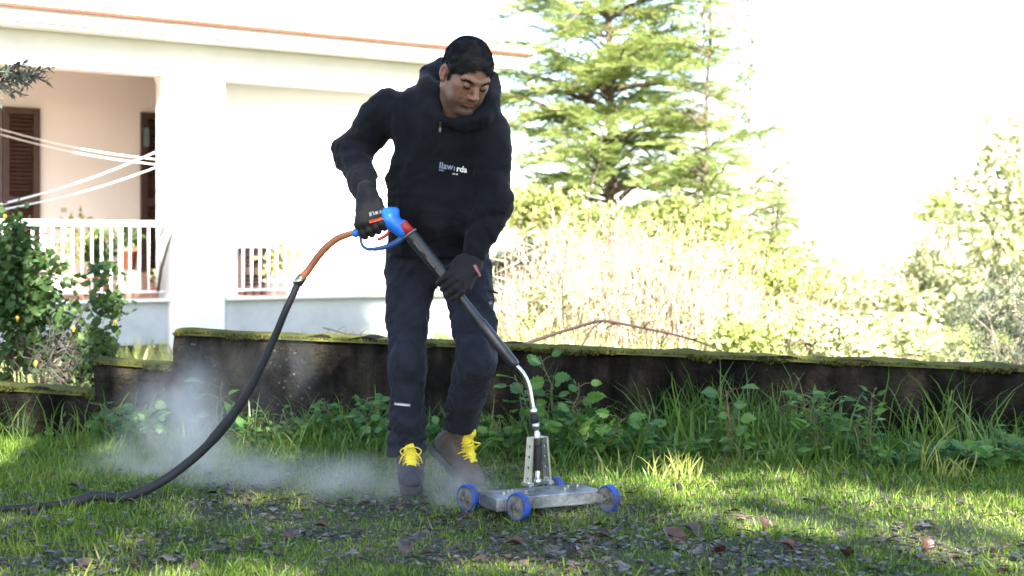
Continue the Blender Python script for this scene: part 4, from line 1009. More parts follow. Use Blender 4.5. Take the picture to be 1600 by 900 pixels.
L0 = P(640, 364, 4.90); L1 = P(806, 573, dm); la = (L1-L0)/np.linalg.norm(L1-L0)
Ll = np.linalg.norm(L1-L0)
prof = [(0,.020),(.012,.0235),(.02,.0245),(.19,.0225),(.21,.020),(.22,.017),(Ll-.30,.0155),(Ll-.20,.016),(Ll-.19,.0195),(Ll-.02,.0195),(Ll-.005,.0185),(Ll,.014)]
part_tube('lance_sleeve', [L0+la*a for a, _ in prof], [r for _, r in prof], MAT_BLACKP, seg=22)
m = MB()                       # moulded grooves with a grey worn print along the upper sleeve
fr = np.array((0,-1,0)); sd = np.cross(la, fr)
for a in (.045,.115,.165): m.obox(L0+la*(a+.012)+fr*.0222+sd*.006, [la, sd, fr], (.022,.0035,.0022))
m.build('sleeve_rib', surf('dark_grey_print', (.045,.048,.055), rough=.5), cl)
part_tube('sleeve_ring', [L0+la*.0, L0+la*.006], [.0262,.0262], surf('grey_ring', (.16,.15,.14), rough=.5), seg=22)
part_tube('red_ring', [L0-la*.042, L0-la*.038, L0+la*.002], [.0175,.0195,.0195], MAT_RED, seg=20)
# gun body
GH0 = P(556, 364, 4.93); GH1 = P(606, 340, 4.92)
fg = Field.uni(P(540,420,4.85), P(665,310,5.0), .003); fg = Field(np.arange(P(540,0,4.93)[0], P(665,0,4.93)[0], .003), np.arange(4.84, 5.01, .003), np.arange(P(0,410,4.93)[2], P(0,305,4.93)[2], .003))
fg.cap(GH1, GH0, .0165, .0155, .01)
fg.cap(P(610,344,4.92), P(630,362,4.91), .034, .023, .01)
fg.ell(P(608,337,4.92), (.026,.027,.024), k=.012)
fg.cap(P(630,360,4.91), L0-la*.035, .023, .0185, .01)
fg.cap(P(601,330,4.92), P(618,330,4.92), .012, .014, .014)
gun = fg.build('spray_gun', MAT_BLUEG, cl)
part_tube('trigger_guard', catmull([P(634,366,4.91), P(622,377,4.91), P(608,384,4.92), P(592,388,4.92), P(575,389,4.93), P(566,383,4.93), P(563,370,4.93), P(562,360,4.93)], 6), list(np.interp(np.linspace(0,1,43),[0,.25,.6,1],[.013,.010,.0055,.005])), surf('dark_blue_plastic', (.02,.07,.22), rough=.4), gun, 10)
part_tube('trigger', catmull([P(612,352,4.91), P(606,365,4.915), P(596,372,4.92), P(590,374,4.92)], 5), .006, MAT_RED, gun, 8)

# hose
hp_ = [P(558,362,4.93), P(545,366,4.93), P(527,373,4.93), P(508,388,4.93), P(494,405,4.93), P(484,419,4.93), P(472,434,4.93)]
hq = [P(472,434,4.93), P(466,442,4.93), P(458,460,4.93), P(446,486,4.93), P(432,520,4.94), P(414,560,4.95), P(390,608,4.96), P(366,645,4.97), P(345,672,4.98), P(318,702,4.98), P(285,730,4.97), P(252,753,4.95), P(222,768,4.93), P(190,778,4.91)]
def gp(px, py, up=.014):
    g = G(px, py); g[2] = float(ground_z(g[0], g[1])) + up; return g
hq += [gp(150,791,.03), gp(120,794,.016), gp(85,797,.012), gp(40,798,.010), gp(-10,799,.010), gp(-80,801,.010)]
hose = thing('hose', 'long black hose with orange brown end, running from the gun onto the lawn', 'hose', gp(150,791,0))
part_tube('hose_tail', catmull(hp_, 6), list(np.interp(np.linspace(0,1,37),[0,.1,.12,.3,1],[.009,.009,.0105,.012,.0125])), MAT_ORN, hose, 12)
part_tube('nozzle_fitting', [P(561,361,4.93), P(553,363,4.93), P(551,364,4.93)], [.0085,.0085,.0105], MAT_STEEL, hose, 12)
cm = catmull(hq, 8); nn_ = len(cm)
rr = np.interp(np.linspace(0,1,nn_), [0,.08,.2,.36,.40,.44,.46,.6,.72,.80,.84,1], [.0125,.0135,.0145,.0185,.0215,.0215,.0185,.0185,.0195,.021,.014,.012])
part_tube('black_hose', cm, list(rr*.88), MAT_RUB, hose, 14)
part_tube('hose_joint', [P(474,431,4.93), P(470,436,4.93), P(465,443,4.93)], [.016,.0175,.016], surf('brass_joint', (.22,.17,.1), rough=.4, metal=.8), hose, 12)
part_tube('clip', [P(459,441,4.92), P(467,439,4.91), P(475,437,4.92)], [.006,.007,.004], MAT_STEEL, hose, 8)

# ------------------------------------------------------------------ steam
blobs = [((268,690),5.62,(.30,.34,.36),.85), ((305,625),5.7,(.17,.24,.30),.6), ((255,640),5.75,(.2,.26,.26),.35), ((330,750),5.45,(.42,.38,.22),.6), ((470,758),5.35,(.48,.34,.16),.5), ((610,758),5.15,(.46,.3,.15),.7),
         ((720,772),4.99,(.24,.2,.10),.7), ((215,735),5.5,(.32,.32,.17),.35), ((690,735),5.2,(.3,.25,.13),.3), ((420,600),5.9,(.30,.2,.30),.16), ((450,570),5.9,(.16,.16,.22),.22), ((905,800),4.72,(.26,.12,.05),.35)]
sv = [(P(p[0], p[1], d), np.array(r), w_) for p, d, r, w_ in blobs]
lo = np.min([c-r for c, r, _ in sv], 0) - .06; hi = np.max([c+r for c, r, _ in sv], 0) + .06
fs = Field.uni(lo, hi, .03); fs.D[:] = .3
for c, r, _ in sv: fs.ell(c, r, k=.05)
V, Q = fs.mesh(); so = mesh_obj('steam', V, [Q], None, None, True, mats=[None], origin=tuple(P(300,760,5.4)))
so.data.materials.clear()
tag(so, 'thin white steam drifting over the grass and rising behind the hose', 'steam', kind='stuff')
m, t, out = new_mat('steam_vapour')
tc = t.nodes.new('ShaderNodeTexCoord'); og = P(300,760,5.4)
tot = None
for c, r, w_ in sv:
    mp = t.nodes.new('ShaderNodeMapping'); mp.vector_type = 'TEXTURE'; mp.inputs['Location'].default_value = tuple(c-og); mp.inputs['Scale'].default_value = tuple(r)
    t.links.new(tc.outputs['Object'], mp.inputs[0])
    ln = t.nodes.new('ShaderNodeVectorMath'); ln.operation = 'LENGTH'; t.links.new(mp.outputs[0], ln.inputs[0])
    mr = t.nodes.new('ShaderNodeMapRange'); mr.interpolation_type = 'SMOOTHSTEP'; mr.inputs[1].default_value = 0; mr.inputs[2].default_value = 1; mr.inputs[3].default_value = w_; mr.inputs[4].default_value = 0
    t.links.new(ln.outputs['Value'], mr.inputs[0])
    if tot is None: tot = mr.outputs[0]
    else:
        ad = t.nodes.new('ShaderNodeMath'); ad.operation = 'ADD'; t.links.new(tot, ad.inputs[0]); t.links.new(mr.outputs[0], ad.inputs[1]); tot = ad.outputs[0]
nz = noise(t, 5.0, 5, .6, stretch=(1,1,.75)); mr = t.nodes.new('ShaderNodeMapRange'); mr.inputs[1].default_value = .43; mr.inputs[2].default_value = .62; mr.inputs[3].default_value = .12; mr.inputs[4].default_value = 1.5
t.links.new(nz, mr.inputs[0])
mu = t.nodes.new('ShaderNodeMath'); mu.operation = 'MULTIPLY'; t.links.new(tot, mu.inputs[0]); t.links.new(mr.outputs[0], mu.inputs[1])
m2 = t.nodes.new('ShaderNodeMath'); m2.operation = 'MULTIPLY'; m2.inputs[1].default_value = 2.7; t.links.new(mu.outputs[0], m2.inputs[0])
pv = t.nodes.new('ShaderNodeVolumePrincipled'); pv.inputs['Color'].default_value = (1,.98,.94,1); pv.inputs['Anisotropy'].default_value = .1
t.links.new(m2.outputs[0], pv.inputs['Density']); t.links.new(pv.outputs[0], out.inputs['Volume'])
so.data.materials.append(m)
try: m.cycles.volume_step_rate = .35
except Exception: pass

# ------------------------------------------------------------------ the man
person = thing('person', 'man in dark navy hoodie and work trousers, walking behind the surface cleaner, looking down', 'person', (P(680,765,5.2)[0], 5.25, 0))
def skinmat():
    m, t, out = new_mat('skin'); b = t.nodes.new('ShaderNodeBsdfPrincipled'); t.links.new(b.outputs[0], out.inputs[0])
    at = t.nodes.new('ShaderNodeAttribute'); at.attribute_name = 'tone'
    mx = t.nodes.new('ShaderNodeMix'); mx.data_type = 'RGBA'; mx.blend_type = 'MULTIPLY'; mx.inputs[0].default_value = 1
    t.links.new(ramp(t, [(.3,(.13,.06,.038)),(.7,(.23,.115,.075))], noise(t, 70, 7, .75)), mx.inputs[6]); t.links.new(at.outputs['Color'], mx.inputs[7])
    t.links.new(mx.outputs[2], b.inputs['Base Color']); b.inputs['Roughness'].default_value = .5; b.inputs['Subsurface Weight'].default_value = .0
    b.inputs['Subsurface Radius'].default_value = (.01,.004,.002); b.inputs['Subsurface Scale'].default_value = .4
    bn = t.nodes.new('ShaderNodeBump'); bn.inputs['Strength'].default_value = .35; bn.inputs['Distance'].default_value = .002
    t.links.new(noise(t, 220, 5, .7), bn.inputs['Height']); t.links.new(bn.outputs[0], b.inputs['Normal']); return m
MAT_SKIN = skinmat()
def cloth(name, c1, c2, sheen=.25, fine=260, rough=.9):
    m, t, out = new_mat(name); b = t.nodes.new('ShaderNodeBsdfPrincipled'); t.links.new(b.outputs[0], out.inputs[0])
    t.links.new(ramp(t, [(.3,c1),(.7,c2)], noise(t, 14, 6)), b.inputs['Base Color']); b.inputs['Roughness'].default_value = rough
    b.inputs['Sheen Weight'].default_value = sheen; b.inputs['Specular IOR Level'].default_value = .2
    a = t.nodes.new('ShaderNodeBump'); a.inputs['Strength'].default_value = .5; a.inputs['Distance'].default_value = .012; t.links.new(noise(t, 9, 5, .5, stretch=(1,1,1.6)), a.inputs['Height'])
    f = t.nodes.new('ShaderNodeBump'); f.inputs['Strength'].default_value = .35; f.inputs['Distance'].default_value = .0015; t.links.new(noise(t, fine, 2), f.inputs['Height'])
    t.links.new(a.outputs[0], f.inputs['Normal']); t.links.new(f.outputs[0], b.inputs['Normal']); return m
MAT_HOOD = cloth('navy_fleece', (.0022,.0028,.005), (.004,.005,.0085), .03)
MAT_TROU = cloth('dark_work_cloth', (.008,.0095,.016), (.018,.021,.034), .04)
MAT_GLOVE = cloth('black_glove', (.006,.006,.0065), (.012,.012,.012), .05, 300, .7)
MAT_HAIR = surf('black_hair', [(0.3,(.004,.0035,.0035)),(0.7,(.009,.008,.008))], 60, .6, .6, 190, bdist=.003, stretch=(1,1,.35), spec=.2)
MAT_BOOT = surf('brown_boot_leather', [(0.3,(.035,.024,.018)),(0.7,(.09,.068,.052))], 12, .7, .3, 60)
MAT_SOLE = surf('boot_sole', (.018,.018,.022), rough=.8)
MAT_YELLOW = surf('yellow_fabric', [(0.3,(.60,.48,.02)),(0.7,(.75,.62,.04))], 14, .8, .3, 120)

# joints
neck = P(712,168,5.05); chest = P(694,240,5.10); pelv = P(683,405,5.22)
shR = P(606,172,5.13); elR = P(549,238,5.20); wrR = P(573,306,4.99)
shL = P(765,206,5.04); elL = P(770,322,5.02); wrL = P(738,405,4.95)
hpR = P(643,412,5.25); knR = P(637,560,5.17); anR = P(642,722,5.26)
hpL = P(724,412,5.22); knL = P(744,560,5.08); anL = P(716,676,5.42)
yw, pt_, rl = math.radians(29), math.radians(37), math.radians(5)
fw = np.array((math.sin(yw)*math.cos(pt_), -math.cos(yw)*math.cos(pt_), -math.sin(pt_)))
xl = -np.array((math.cos(yw), math.sin(yw), 0)); zl = np.cross(xl, fw)
xl, zl = xl*math.cos(rl)+zl*math.sin(rl), zl*math.cos(rl)-xl*math.sin(rl)
HM = np.stack([xl, fw, zl], 1); HC = P(728, 117, 4.92)
h_ = lambda x, y, z: HC + HM @ np.array((x, y, z))
def axis(lo, hi, flo, fhi, c, f): return np.unique(np.round(np.concatenate([np.arange(lo, flo, c), np.arange(flo, fhi, f), np.arange(fhi, hi, c)]), 5))
B = Field(axis(-.72,.05, HC[0]-.13, HC[0]+.13, .011, .0026), axis(4.70,5.60, HC[1]-.15, HC[1]+.15, .011, .0026), axis(.02,1.66, HC[2]-.17, HC[2]+.16, .011, .0026))
# trunk and limbs, kept a little inside the clothes
B.cap(pelv+np.array((0,0,.06)), chest, .10, .125, .05, n=(0,1,0), sy=.72); B.cap(chest, neck-np.array((0,0,.06)), .12, .07, .05, n=(0,1,0), sy=.75)
B.cap(shR, shL, .05, .05, .05)
for a, b, r0, r1 in ((shR,elR,.048,.038),(elR,wrR,.038,.026),(shL,elL,.048,.038),(elL,wrL,.038,.026),(hpR,knR,.07,.048),(knR,anR,.048,.034),(hpL,knL,.07,.048),(knL,anL,.048,.034)):
    B.cap(a, b, r0, r1, .03)
for w_, tgt in ((wrR, P(582,350,4.93)), (wrL, P(703,444,4.90))): B.cap(w_, w_+(tgt-w_)*.6, .024, .022, .02)
for a, d_ in ((anR, (.02,-.13,-.05)), (anL, (.07,-.1,-.09))): B.cap(a, a+np.array(d_)*.45, .03, .022, .02)
B.cap(neck-np.array((0,0,.03)), h_(0,-.035,-.055), .062, .056, .03)
def e(x, y, z, r, k=.012, op='u', both=False, rot=None):
    for s_ in ((1,-1) if both else (1,)):
        B.ell(h_(x*s_, y, z), r, HM, k, op)
def c(p, q, r0, r1, k=.01, op='u', both=False):
    for s_ in ((1,-1) if both else (1,)):
        B.cap(h_(p[0]*s_, p[1], p[2]), h_(q[0]*s_, q[1], q[2]), r0, r1, k, op)
e(0,-.012,.034,(.077,.098,.084)); e(0,.03,-.02,(.063,.062,.088),.03)
c((.056,0,-.055),(.022,.066,-.100),.022,.018,.03,both=True); e(0,.074,-.101,(.024,.02,.017),.02)
e(.047,.052,-.014,(.020,.022,.02),.02,both=True)                       # cheekbones
e(.036,.058,-.055,(.024,.022,.03),.025,both=True)                       # cheeks
c((.044,.074,.026),(.010,.089,.022),.0085,.0085,.012,both=True)         # brow
e(.031,.094,.004,(.0175,.013,.0125),.008,'s',both=True)                 # sockets
c((0,.086,.014),(0,.110,-.024),.0085,.0105,.010); e(0,.112,-.029,(.0125,.011,.010),.008)
e(.0125,.101,-.033,(.0085,.0095,.0075),.007,both=True); e(.006,.106,-.041,(.0035,.006,.003),.003,'s',both=True)
e(0,.086,-.058,(.026,.014,.018),.014)                                    # mouth mound
c((.024,.084,-.0590),(0,.0965,-.0570),.0032,.0040,.006,both=True); c((.020,.084,-.0650),(0,.0950,-.0690),.0030,.0046,.006,both=True)
c((.025,.088,-.0620),(0,.1045,-.0625),.0016,.0020,.003,'s',both=True)    # line of the mouth
e(0,.090,-.083,(.017,.008,.005),.008,'s')
e(.0305,.079,.003,(.0145,.0125,.0125),.004,both=True)                    # lowered eyelids
for s_ in (1,-1):                                                        # ears
    a = math.radians(22)*s_; Re = HM @ np.array(((math.cos(a),-math.sin(a),0),(math.sin(a),math.cos(a),0),(0,0,1)))
    B.ell(h_(.082*s_,-.012,-.004), (.008,.017,.028), Re, .008); B.ell(h_(.091*s_,-.004,0), (.008,.010,.018), Re, .004, 's'); B.ell(h_(.078*s_,-.004,-.03), (.008,.010,.010), Re, .006)
bo = B.build('body', MAT_SKIN, person)
# darker beard shadow, redder nose and lips: the skin's own colours
co = np.empty(len(bo.data.vertices)*3, np.float32); bo.data.vertices.foreach_get('co', co); co = co.reshape(-1,3) + np.array(person.location); L = (co - HC) @ HM
tone = np.ones((len(L), 4), np.float32)
def sm(x, a, b): t_ = np.clip((x-a)/(b-a), 0, 1); return t_*t_*(3-2*t_)
beard = sm(-L[:,2], .035, .075)*sm(L[:,1], -.01, .03); beard = np.maximum(beard, .9*sm(L[:,1],.07,.09)*sm(-L[:,2],.038,.046)*(1-sm(-L[:,2],.052,.056)))*(L[:,2] > -.135)
lip = ((np.abs(L[:,0])/.027)**2 + ((L[:,2]+.063)/.0105)**2 < 1) & (L[:,1] > .07); beard[lip] *= .2
nose = np.exp(-((L[:,0])**2/.015**2 + (L[:,2]+.028)**2/.02**2))*(L[:,1] > .09); ear = sm(np.abs(L[:,0]), .078, .088)
tone[:,:3] *= 1 - beard[:,None]*np.array((.52,.46,.38)); tone[:,:3] *= 1 + (nose+.7*ear)[:,None]*np.array((.14,-.08,-.08)); tone[lip,:3] *= np.array((.95,.80,.78))
ca = bo.data.color_attributes.new('tone', 'FLOAT_COLOR', 'POINT'); ca.data.foreach_set('color', tone.ravel())
# hair
hf = Field.uni(HC-np.array((.14,.15,.16)), HC+np.array((.14,.15,.17)), .0028)
hf.ell(h_(0,-.014,.037), (.0825,.103,.0925), HM, .001)
hf.cap(h_(.0745,.02,.03), h_(.0755,.014,-.022), .0075, .004, .008); hf.cap(h_(-.0745,.02,.03), h_(-.0755,.014,-.022), .0075, .004, .008)
hf.ell(h_(0,.125,.0), (.074,.072,.0745), HM, .012, 's')                  # forehead and face free
hf.plane(h_(0,-.04,-.075), HM @ np.array((0,.35,-1)), .01)
hf.ell(h_(.088,-.006,-.012), (.02,.026,.036), HM, .006, 's'); hf.ell(h_(-.088,-.006,-.012), (.02,.026,.036), HM, .006, 's')
hf.ell(h_(.06,.075,-.03), (.05,.055,.055), HM, .008, 's'); hf.ell(h_(-.06,.075,-.03), (.05,.055,.055), HM, .008, 's')
hf.wrinkle(.0011, 130, 9)
HV, HQ = hf.mesh()
n = 16000; ix = rng.integers(0, len(HV), n); Pn = HV[ix]; Ll = (Pn-HC) @ HM - np.array((0,-.014,.037)); Nn = Ll/np.array((.0825,.103,.0925))**2; Nn /= np.linalg.norm(Nn,axis=1)[:,None]
flow = np.stack([Ll[:,0]*2.2, .9+0*Ll[:,0], -.15-2.5*Ll[:,2]*(np.abs(Ll[:,0]) > .05)], 1) + rng.normal(size=(n,3))*.28; flow -= Nn*np.sum(flow*Nn,1)[:,None]
Dn = (flow/np.linalg.norm(flow,axis=1)[:,None] + Nn*rng.uniform(.08,.45,(n,1))) @ HM.T; Nw = Nn @ HM.T
shv, shf = inst(LANCE[0], LANCE[1], frames(Dn, Nw), Pn-Nw*.001, np.stack([np.full(n,.006), rng.uniform(.008,.016,n), np.full(n,.012)],1))
hv_, hf_ = merge([(HV, [HQ]), (shv, shf)]); mesh_obj('hair', hv_, hf_, MAT_HAIR, person, True)
for s_ in (1, -1):
    n = 170; u = rng.random(n)**.9; lp = np.array([(.051,.076,.016),(.042,.086,.0225),(.028,.0925,.0215),(.010,.0955,.0155)]); cc_ = catmull(lp, 8); ix = np.clip(((1-u)*24).astype(int), 0, 23)
    q_ = cc_[ix] + rng.normal(size=(n,3))*np.array((.0008,.0006,.0022))*(.6+.6*(1-u))[:,None]; d_ = (cc_[np.maximum(ix-1,0)]-cc_[ix+1]) ; d_ /= np.linalg.norm(d_,axis=1)[:,None]; d_ = d_ + rng.normal(size=(n,3))*.25 + np.array((0,.25,.25)); q_ *= np.array((s_,1,1)); d_ *= np.array((s_,1,1))
    v, f = inst(LANCE[0], LANCE[1], frames(d_ @ HM.T, np.tile(HM[:,1],(n,1))), HC + q_ @ HM.T, np.stack([np.full(n,.005), rng.uniform(.006,.011,n), np.full(n,.006)],1)); mesh_obj('eyebrow', v, f, MAT_HAIR, person, False)
    m = MB(); p = np.array([h_(.044*s_,.0835,.001), h_(.037*s_,.0895,-.0045), h_(.029*s_,.0918,-.006), h_(.019*s_,.0890,-.003)]); m.tube(catmull(p, 5), list(np.interp(np.linspace(0,1,16),[0,.5,1],[.0012,.0032,.0014])), 6); m.build('eyelash', MAT_HAIR, person, True)

# hoodie
Hd = Field.uni((-.72,4.72,.74), (.06,5.50,1.60), .0062)
Hd.cap(P(683,372,5.20), P(692,290,5.15), .178, .185, .05, n=(0,1,0), sy=.72)
Hd.cap(P(692,290,5.15), P(697,215,5.10), .185, .182, .05, n=(0,1,0), sy=.72)
Hd.cap(P(640,182,5.11), P(742,192,5.04), .085, .082, .06)
Hd.cap(P(672,160,5.10), P(738,172,5.05), .07, .065, .06)
Hd.cap(shR, elR, .079, .064, .035); Hd.cap(elR, P(569,292,5.03), .066, .045, .03); Hd.cap(P(567,286,5.04), wrR, .046, .037, .015)
Hd.cap(P(764,210,5.04), elL, .080, .066, .03); Hd.cap(elL, P(745,390,4.965), .066, .046, .03); Hd.cap(P(746,388,4.97), P(738,404,4.95), .046, .038, .01)
Hd.cap(P(660,330,5.08), P(715,332,5.06), .085, .085, .05, n=(0,1,0), sy=.75)     # slack belly above the pocket
ring = [P(664,136,5.05), P(676,168,4.99), P(694,186,4.95), P(725,194,4.93), P(756,184,4.955), P(766,158,5.01), P(762,128,5.10), P(735,112,5.19), P(700,110,5.21), P(672,117,5.15)]
rr_ = [.026,.022,.020,.020,.024,.032,.036,.038,.036,.030]
for i in range(10): Hd.cap(ring[i], ring[(i+1)%10], rr_[i], rr_[(i+1)%10], .022)
Hd.cap(P(760,150,5.06), P(763,135,5.11), .036, .034, .03)
Hd.cap(P(700,125,5.2), P(690,190,5.24), .07, .06, .05)                            # hood hanging on the back
Hd.cap(h_(0,.02,-.09), P(716,184,5.0), .055, .05, .012, 's')                        # open neck
Hd.wrinkle(.0045, 14, 3, None, True); Hd.wrinkle(.0022, 48, 4, lambda q: .4 + 1.2*(np.exp(-((q[:,0]-elR[0])**2+(q[:,2]-elR[2])**2)/.015) + np.exp(-((q[:,0]-elL[0])**2+(q[:,2]-elL[2])**2)/.015)))
Hd.plane(P(683,402,5.2), (0,0,-1), .012)
ho = Hd.build('hoodie', MAT_HOOD, person)
Bd = Field.uni((P(590,0,5.2)[0],4.9,P(0,412,5.2)[2]), (P(778,0,5.2)[0],5.42,P(0,376,5.2)[2]), .006)
Bd.cap(P(683,392,5.20), P(683,388,5.20), .176, .178, .01, n=(0,1,0), sy=.72); Bd.wrinkle(.0012, 120, 6); Bd.plane(P(683,403,5.2), (0,0,-1), .008); Bd.plane(P(683,386,5.2), (0,0,1), .008)
Bd.build('hem_band', MAT_HOOD, ho)
for a, b, r in ((wrR, P(569,294,5.02), .0405), (P(738,404,4.95), P(743,394,4.96), .0415)):
    m = MB(); a = a-(b-a)*.12; m.tube([a, a+(b-a)*.1, a+(b-a)*.85, b], [r*.92, r, r*1.06, r*.98], 24); m.build('cuff', MAT_HOOD, ho, True)

def bvh(o):
    o_ = wloc(o); me = o.data; v = [tuple(np.array(x.co) + o_) for x in me.vertices]; return BVHTree.FromPolygons(v, [tuple(p.vertices) for p in me.polygons])
def drape(points, tree, off, dirv=(0,1,0)):
    out = []
    for p in points:
        o_ = Vector(p) - Vector(dirv)*.8; hit = tree.ray_cast(o_, Vector(dirv))
        out.append(np.array(hit[0]) - np.array(dirv)*off if hit[0] else np.array(p))
    return np.array(out)
def patch(x0, y0, x1, y1, d, wpx, tree, off, name, mat, par, n=10, k=4):
    """strip sewn on the surface below it"""
    A = P(x0,y0,d); B_ = P(x1,y1,d); u = (B_-A)/np.linalg.norm(B_-A); v_ = np.cross(u, (0,1,0)); pts = []
    for i in range(n+1):
        for j in range(k+1): pts.append(A+(B_-A)*i/n + v_*(j/k-.5)*wpx*d/F)
    v = drape(pts, tree, off); I = np.arange((n+1)*(k+1)).reshape(n+1, k+1); q = np.stack([I[:-1,:-1], I[:-1,1:], I[1:,1:], I[1:,:-1]], -1).reshape(-1, 4)
    back = v + np.array((0,off*.6,0)); N = len(v); v2 = np.vstack([v, back]); rim = list(I[0,:]) + list(I[1:,-1]) + list(I[-1,-2::-1]) + list(I[-2:0:-1,0])
    qs = [(rim[i], rim[(i+1)%len(rim)], rim[(i+1)%len(rim)]+N, rim[i]+N) for i in range(len(rim))]
    return mesh_obj(name, v2, [np.vstack([q, q[:,::-1]+N, np.array(qs)])], mat, par, True)
th_ = bvh(ho)
MAT_PRINT = surf('white_print', (.75,.77,.8), rough=.7); MAT_PRINT2 = surf('faded_print', (.22,.26,.34), rough=.7)
def lettering(txt, px, py, hpx, mat, bold=.0, ang=-7, wide=1.0):
    cu_ = bpy.data.curves.new('t', 'FONT'); cu_.body = txt; cu_.size = 1; cu_.offset = bold; cu_.resolution_u = 3
    to = bpy.data.objects.new('t', cu_); COL.objects.link(to); bpy.context.view_layer.update()
    me = bpy.data.meshes.new_from_object(to.evaluated_get(bpy.context.evaluated_depsgraph_get()))
    a = math.radians(ang); s_ = hpx*5.0/F/.7; base = P(px, py, 5.0)
    pts = [base + np.array(((x.co.x*wide*math.cos(a) - x.co.y*math.sin(a))*s_, 0, (x.co.x*wide*math.sin(a) + x.co.y*math.cos(a))*s_)) for x in me.vertices]
    v = drape(pts, th_, .003); by = {}
    for p in me.polygons: by.setdefault(len(p.vertices), []).append(list(p.vertices))
    bpy.data.objects.remove(to); o = mesh_obj('chest_lettering', v, [np.array(x) for x in by.values()], mat, ho, False); return o
lettering('Ilaw', 686, 263, 9.5, MAT_PRINT2, .02); lettering('ı', 708.5, 266.5, 8.5, MAT_PRINT2, .02); lettering('rda', 713, 267.5, 9, MAT_PRINT, .03, wide=.95)
lettering('ııııııı', 686, 267, 3.2, MAT_PRINT2, .03, wide=1.1); lettering('ıııııı ıııı', 707, 272.5, 3.2, MAT_PRINT, .02, wide=.72)
patch(689,192,688,208,5.0,4,th_,.004,'zip_pull',surf('grey_zip',(.12,.12,.13),rough=.4,metal=.5),ho,5,2)
for (a, b, c_, d_) in ((655,330,640,372),(722,332,738,372)): patch(a,b,c_,d_,5.0,2.2,th_,.0035,'pocket_seam',MAT_HOOD,ho,10,2)
patch(655,330,722,332,5.0,2.2,th_,.0035,'pocket_seam',MAT_HOOD,ho,12,2)

# trousers
T_ = Field.uni((-.50,4.86,.02), (.0,5.62,.95), .006)
T_.cap(P(652,395,5.22), P(715,395,5.22), .115, .115, .05, n=(0,1,0), sy=.95)
T_.cap(P(641,425,5.24), P(637,505,5.20), .098, .072, .03); T_.cap(P(637,505,5.20), P(637,572,5.17), .072, .068, .03)
T_.cap(P(637,572,5.17), P(636,652,5.20), .068, .063, .02); T_.cap(P(636,652,5.20), P(639,700,5.25), .063, .052, .02); T_.cap(P(639,700,5.25), P(640,726,5.26), .050, .047, .01)
T_.cap(P(728,425,5.20), P(741,505,5.12), .098, .076, .03); T_.cap(P(741,505,5.12), P(744,562,5.08), .076, .072, .03)
T_.cap(P(744,562,5.08), P(730,620,5.23), .072, .066, .02); T_.cap(P(730,620,5.23), P(718,668,5.38), .065, .060, .02)
T_.ell(P(637,558,5.12), (.05,.03,.075), k=.03); T_.ell(P(744,556,5.03), (.05,.03,.075), k=.03)                 # knee pads
for zc, am in ((640,.006),(662,.007),(684,.009),(703,.008)):
    T_.cap(P(612,zc+4,5.22), P(662,zc-3,5.2), am+.010, am+.008, .016)
for (a, b, c_, d_, dd) in ((706,612,762,598,5.16),(700,636,752,622,5.22),(700,652,745,640,5.28)): T_.cap(P(a,b,dd), P(c_,d_,dd), .014, .014, .016)
T_.wrinkle(.0040, 17, 13, None, True); T_.wrinkle(.0020, 52, 14, None, True)
to = T_.build('trousers', MAT_TROU, person)
tt_ = bvh(to)
patch(611,637,637,639,5.0,4,tt_,.003,'reflective_strip',surf('reflective_grey',(.4,.4,.42),rough=.4),to,8,2)
patch(764,476,776,468,5.0,5,tt_,.003,'reflective_strip',surf('reflective_grey',(.4,.4,.42),rough=.4),to,5,2)
for (a, b, c_, d_) in ((614,520,664,520),(612,600,662,604),(716,520,772,516),(708,598,768,592)): patch(a,b,c_,d_,5.0,2,tt_,.003,'knee_seam',MAT_TROU,to,12,2)
patch(664,405,682,452,5.0,2,tt_,.003,'fly_seam',MAT_TROU,to,10,2); patch(752,452,778,458,5.0,3,tt_,.004,'pocket_flap',MAT_TROU,to,8,2)

# gloves that close on the gun and the lance
def glove(wrist, c0, a, phi0, Rr, rev=1, bv=0.0):
    a = a/np.linalg.norm(a); e1 = np.array((0,-1.,0)); e1 -= a*np.dot(a,e1); e1 /= np.linalg.norm(e1); e2 = np.cross(a, e1)
    pos = lambda i, ph, rho: c0 + a*(i-1.5)*.0235*rev + rho*(math.cos(math.radians(ph))*e1 + math.sin(math.radians(ph))*e2)
    f = Field.uni(np.minimum(c0, wrist)-.11, np.maximum(c0, wrist)+.11, .0026)
    rf = [.0122,.0128,.0124,.0108]; sp = [(0,50,98,140),(0,54,108,158),(0,52,104,150),(0,48,94,132)]
    kn = [pos(i, phi0-(4 if i in (0,3) else 0), Rr+.019) for i in range(4)]
    wv = np.cross(wrist-c0, a); side = a*rev
    for i in range(4): f.cap(wrist + side*(i-1.5)*.013, kn[i], .022, .0165, .02)
    f.cap(wrist+(wrist-c0)*.35, wrist, .031, .028, .02)
    for i in range(4):
        js = [kn[i]] + [pos(i + (i-1.5)*.06, phi0+s_, Rr+rf[i]*.9+.002) for s_ in sp[i][1:]]
        for j in range(3): f.cap(js[j], js[j+1], rf[i]*(1.08-.08*j), rf[i]*(1.0-.09*j), .0045)
        f.ell(kn[i], (.0145,)*3, k=.008)
    # thumb leaves the side of the palm by the first finger and closes the other way round
    tb = wrist*.62 + kn[0]*.38 + side*-.026
    j1 = pos(-.75, phi0-62, Rr+.020); j2 = pos(-.55, phi0-112, Rr+.014); j3 = pos(-.2, phi0-152, Rr+.012)
    f.cap(tb, j1, .018, .0145, .016); f.cap(j1, j2, .0145, .0128, .005); f.cap(j2, j3, .0125, .0105, .005)
    f.wrinkle(.0006, 90, 19)
    return f.build('glove', MAT_GLOVE, person), kn
gR, kR = glove(P(574,310,4.97), P(581,352,4.927), GH1-GH0, -30, .0165, rev=-1)
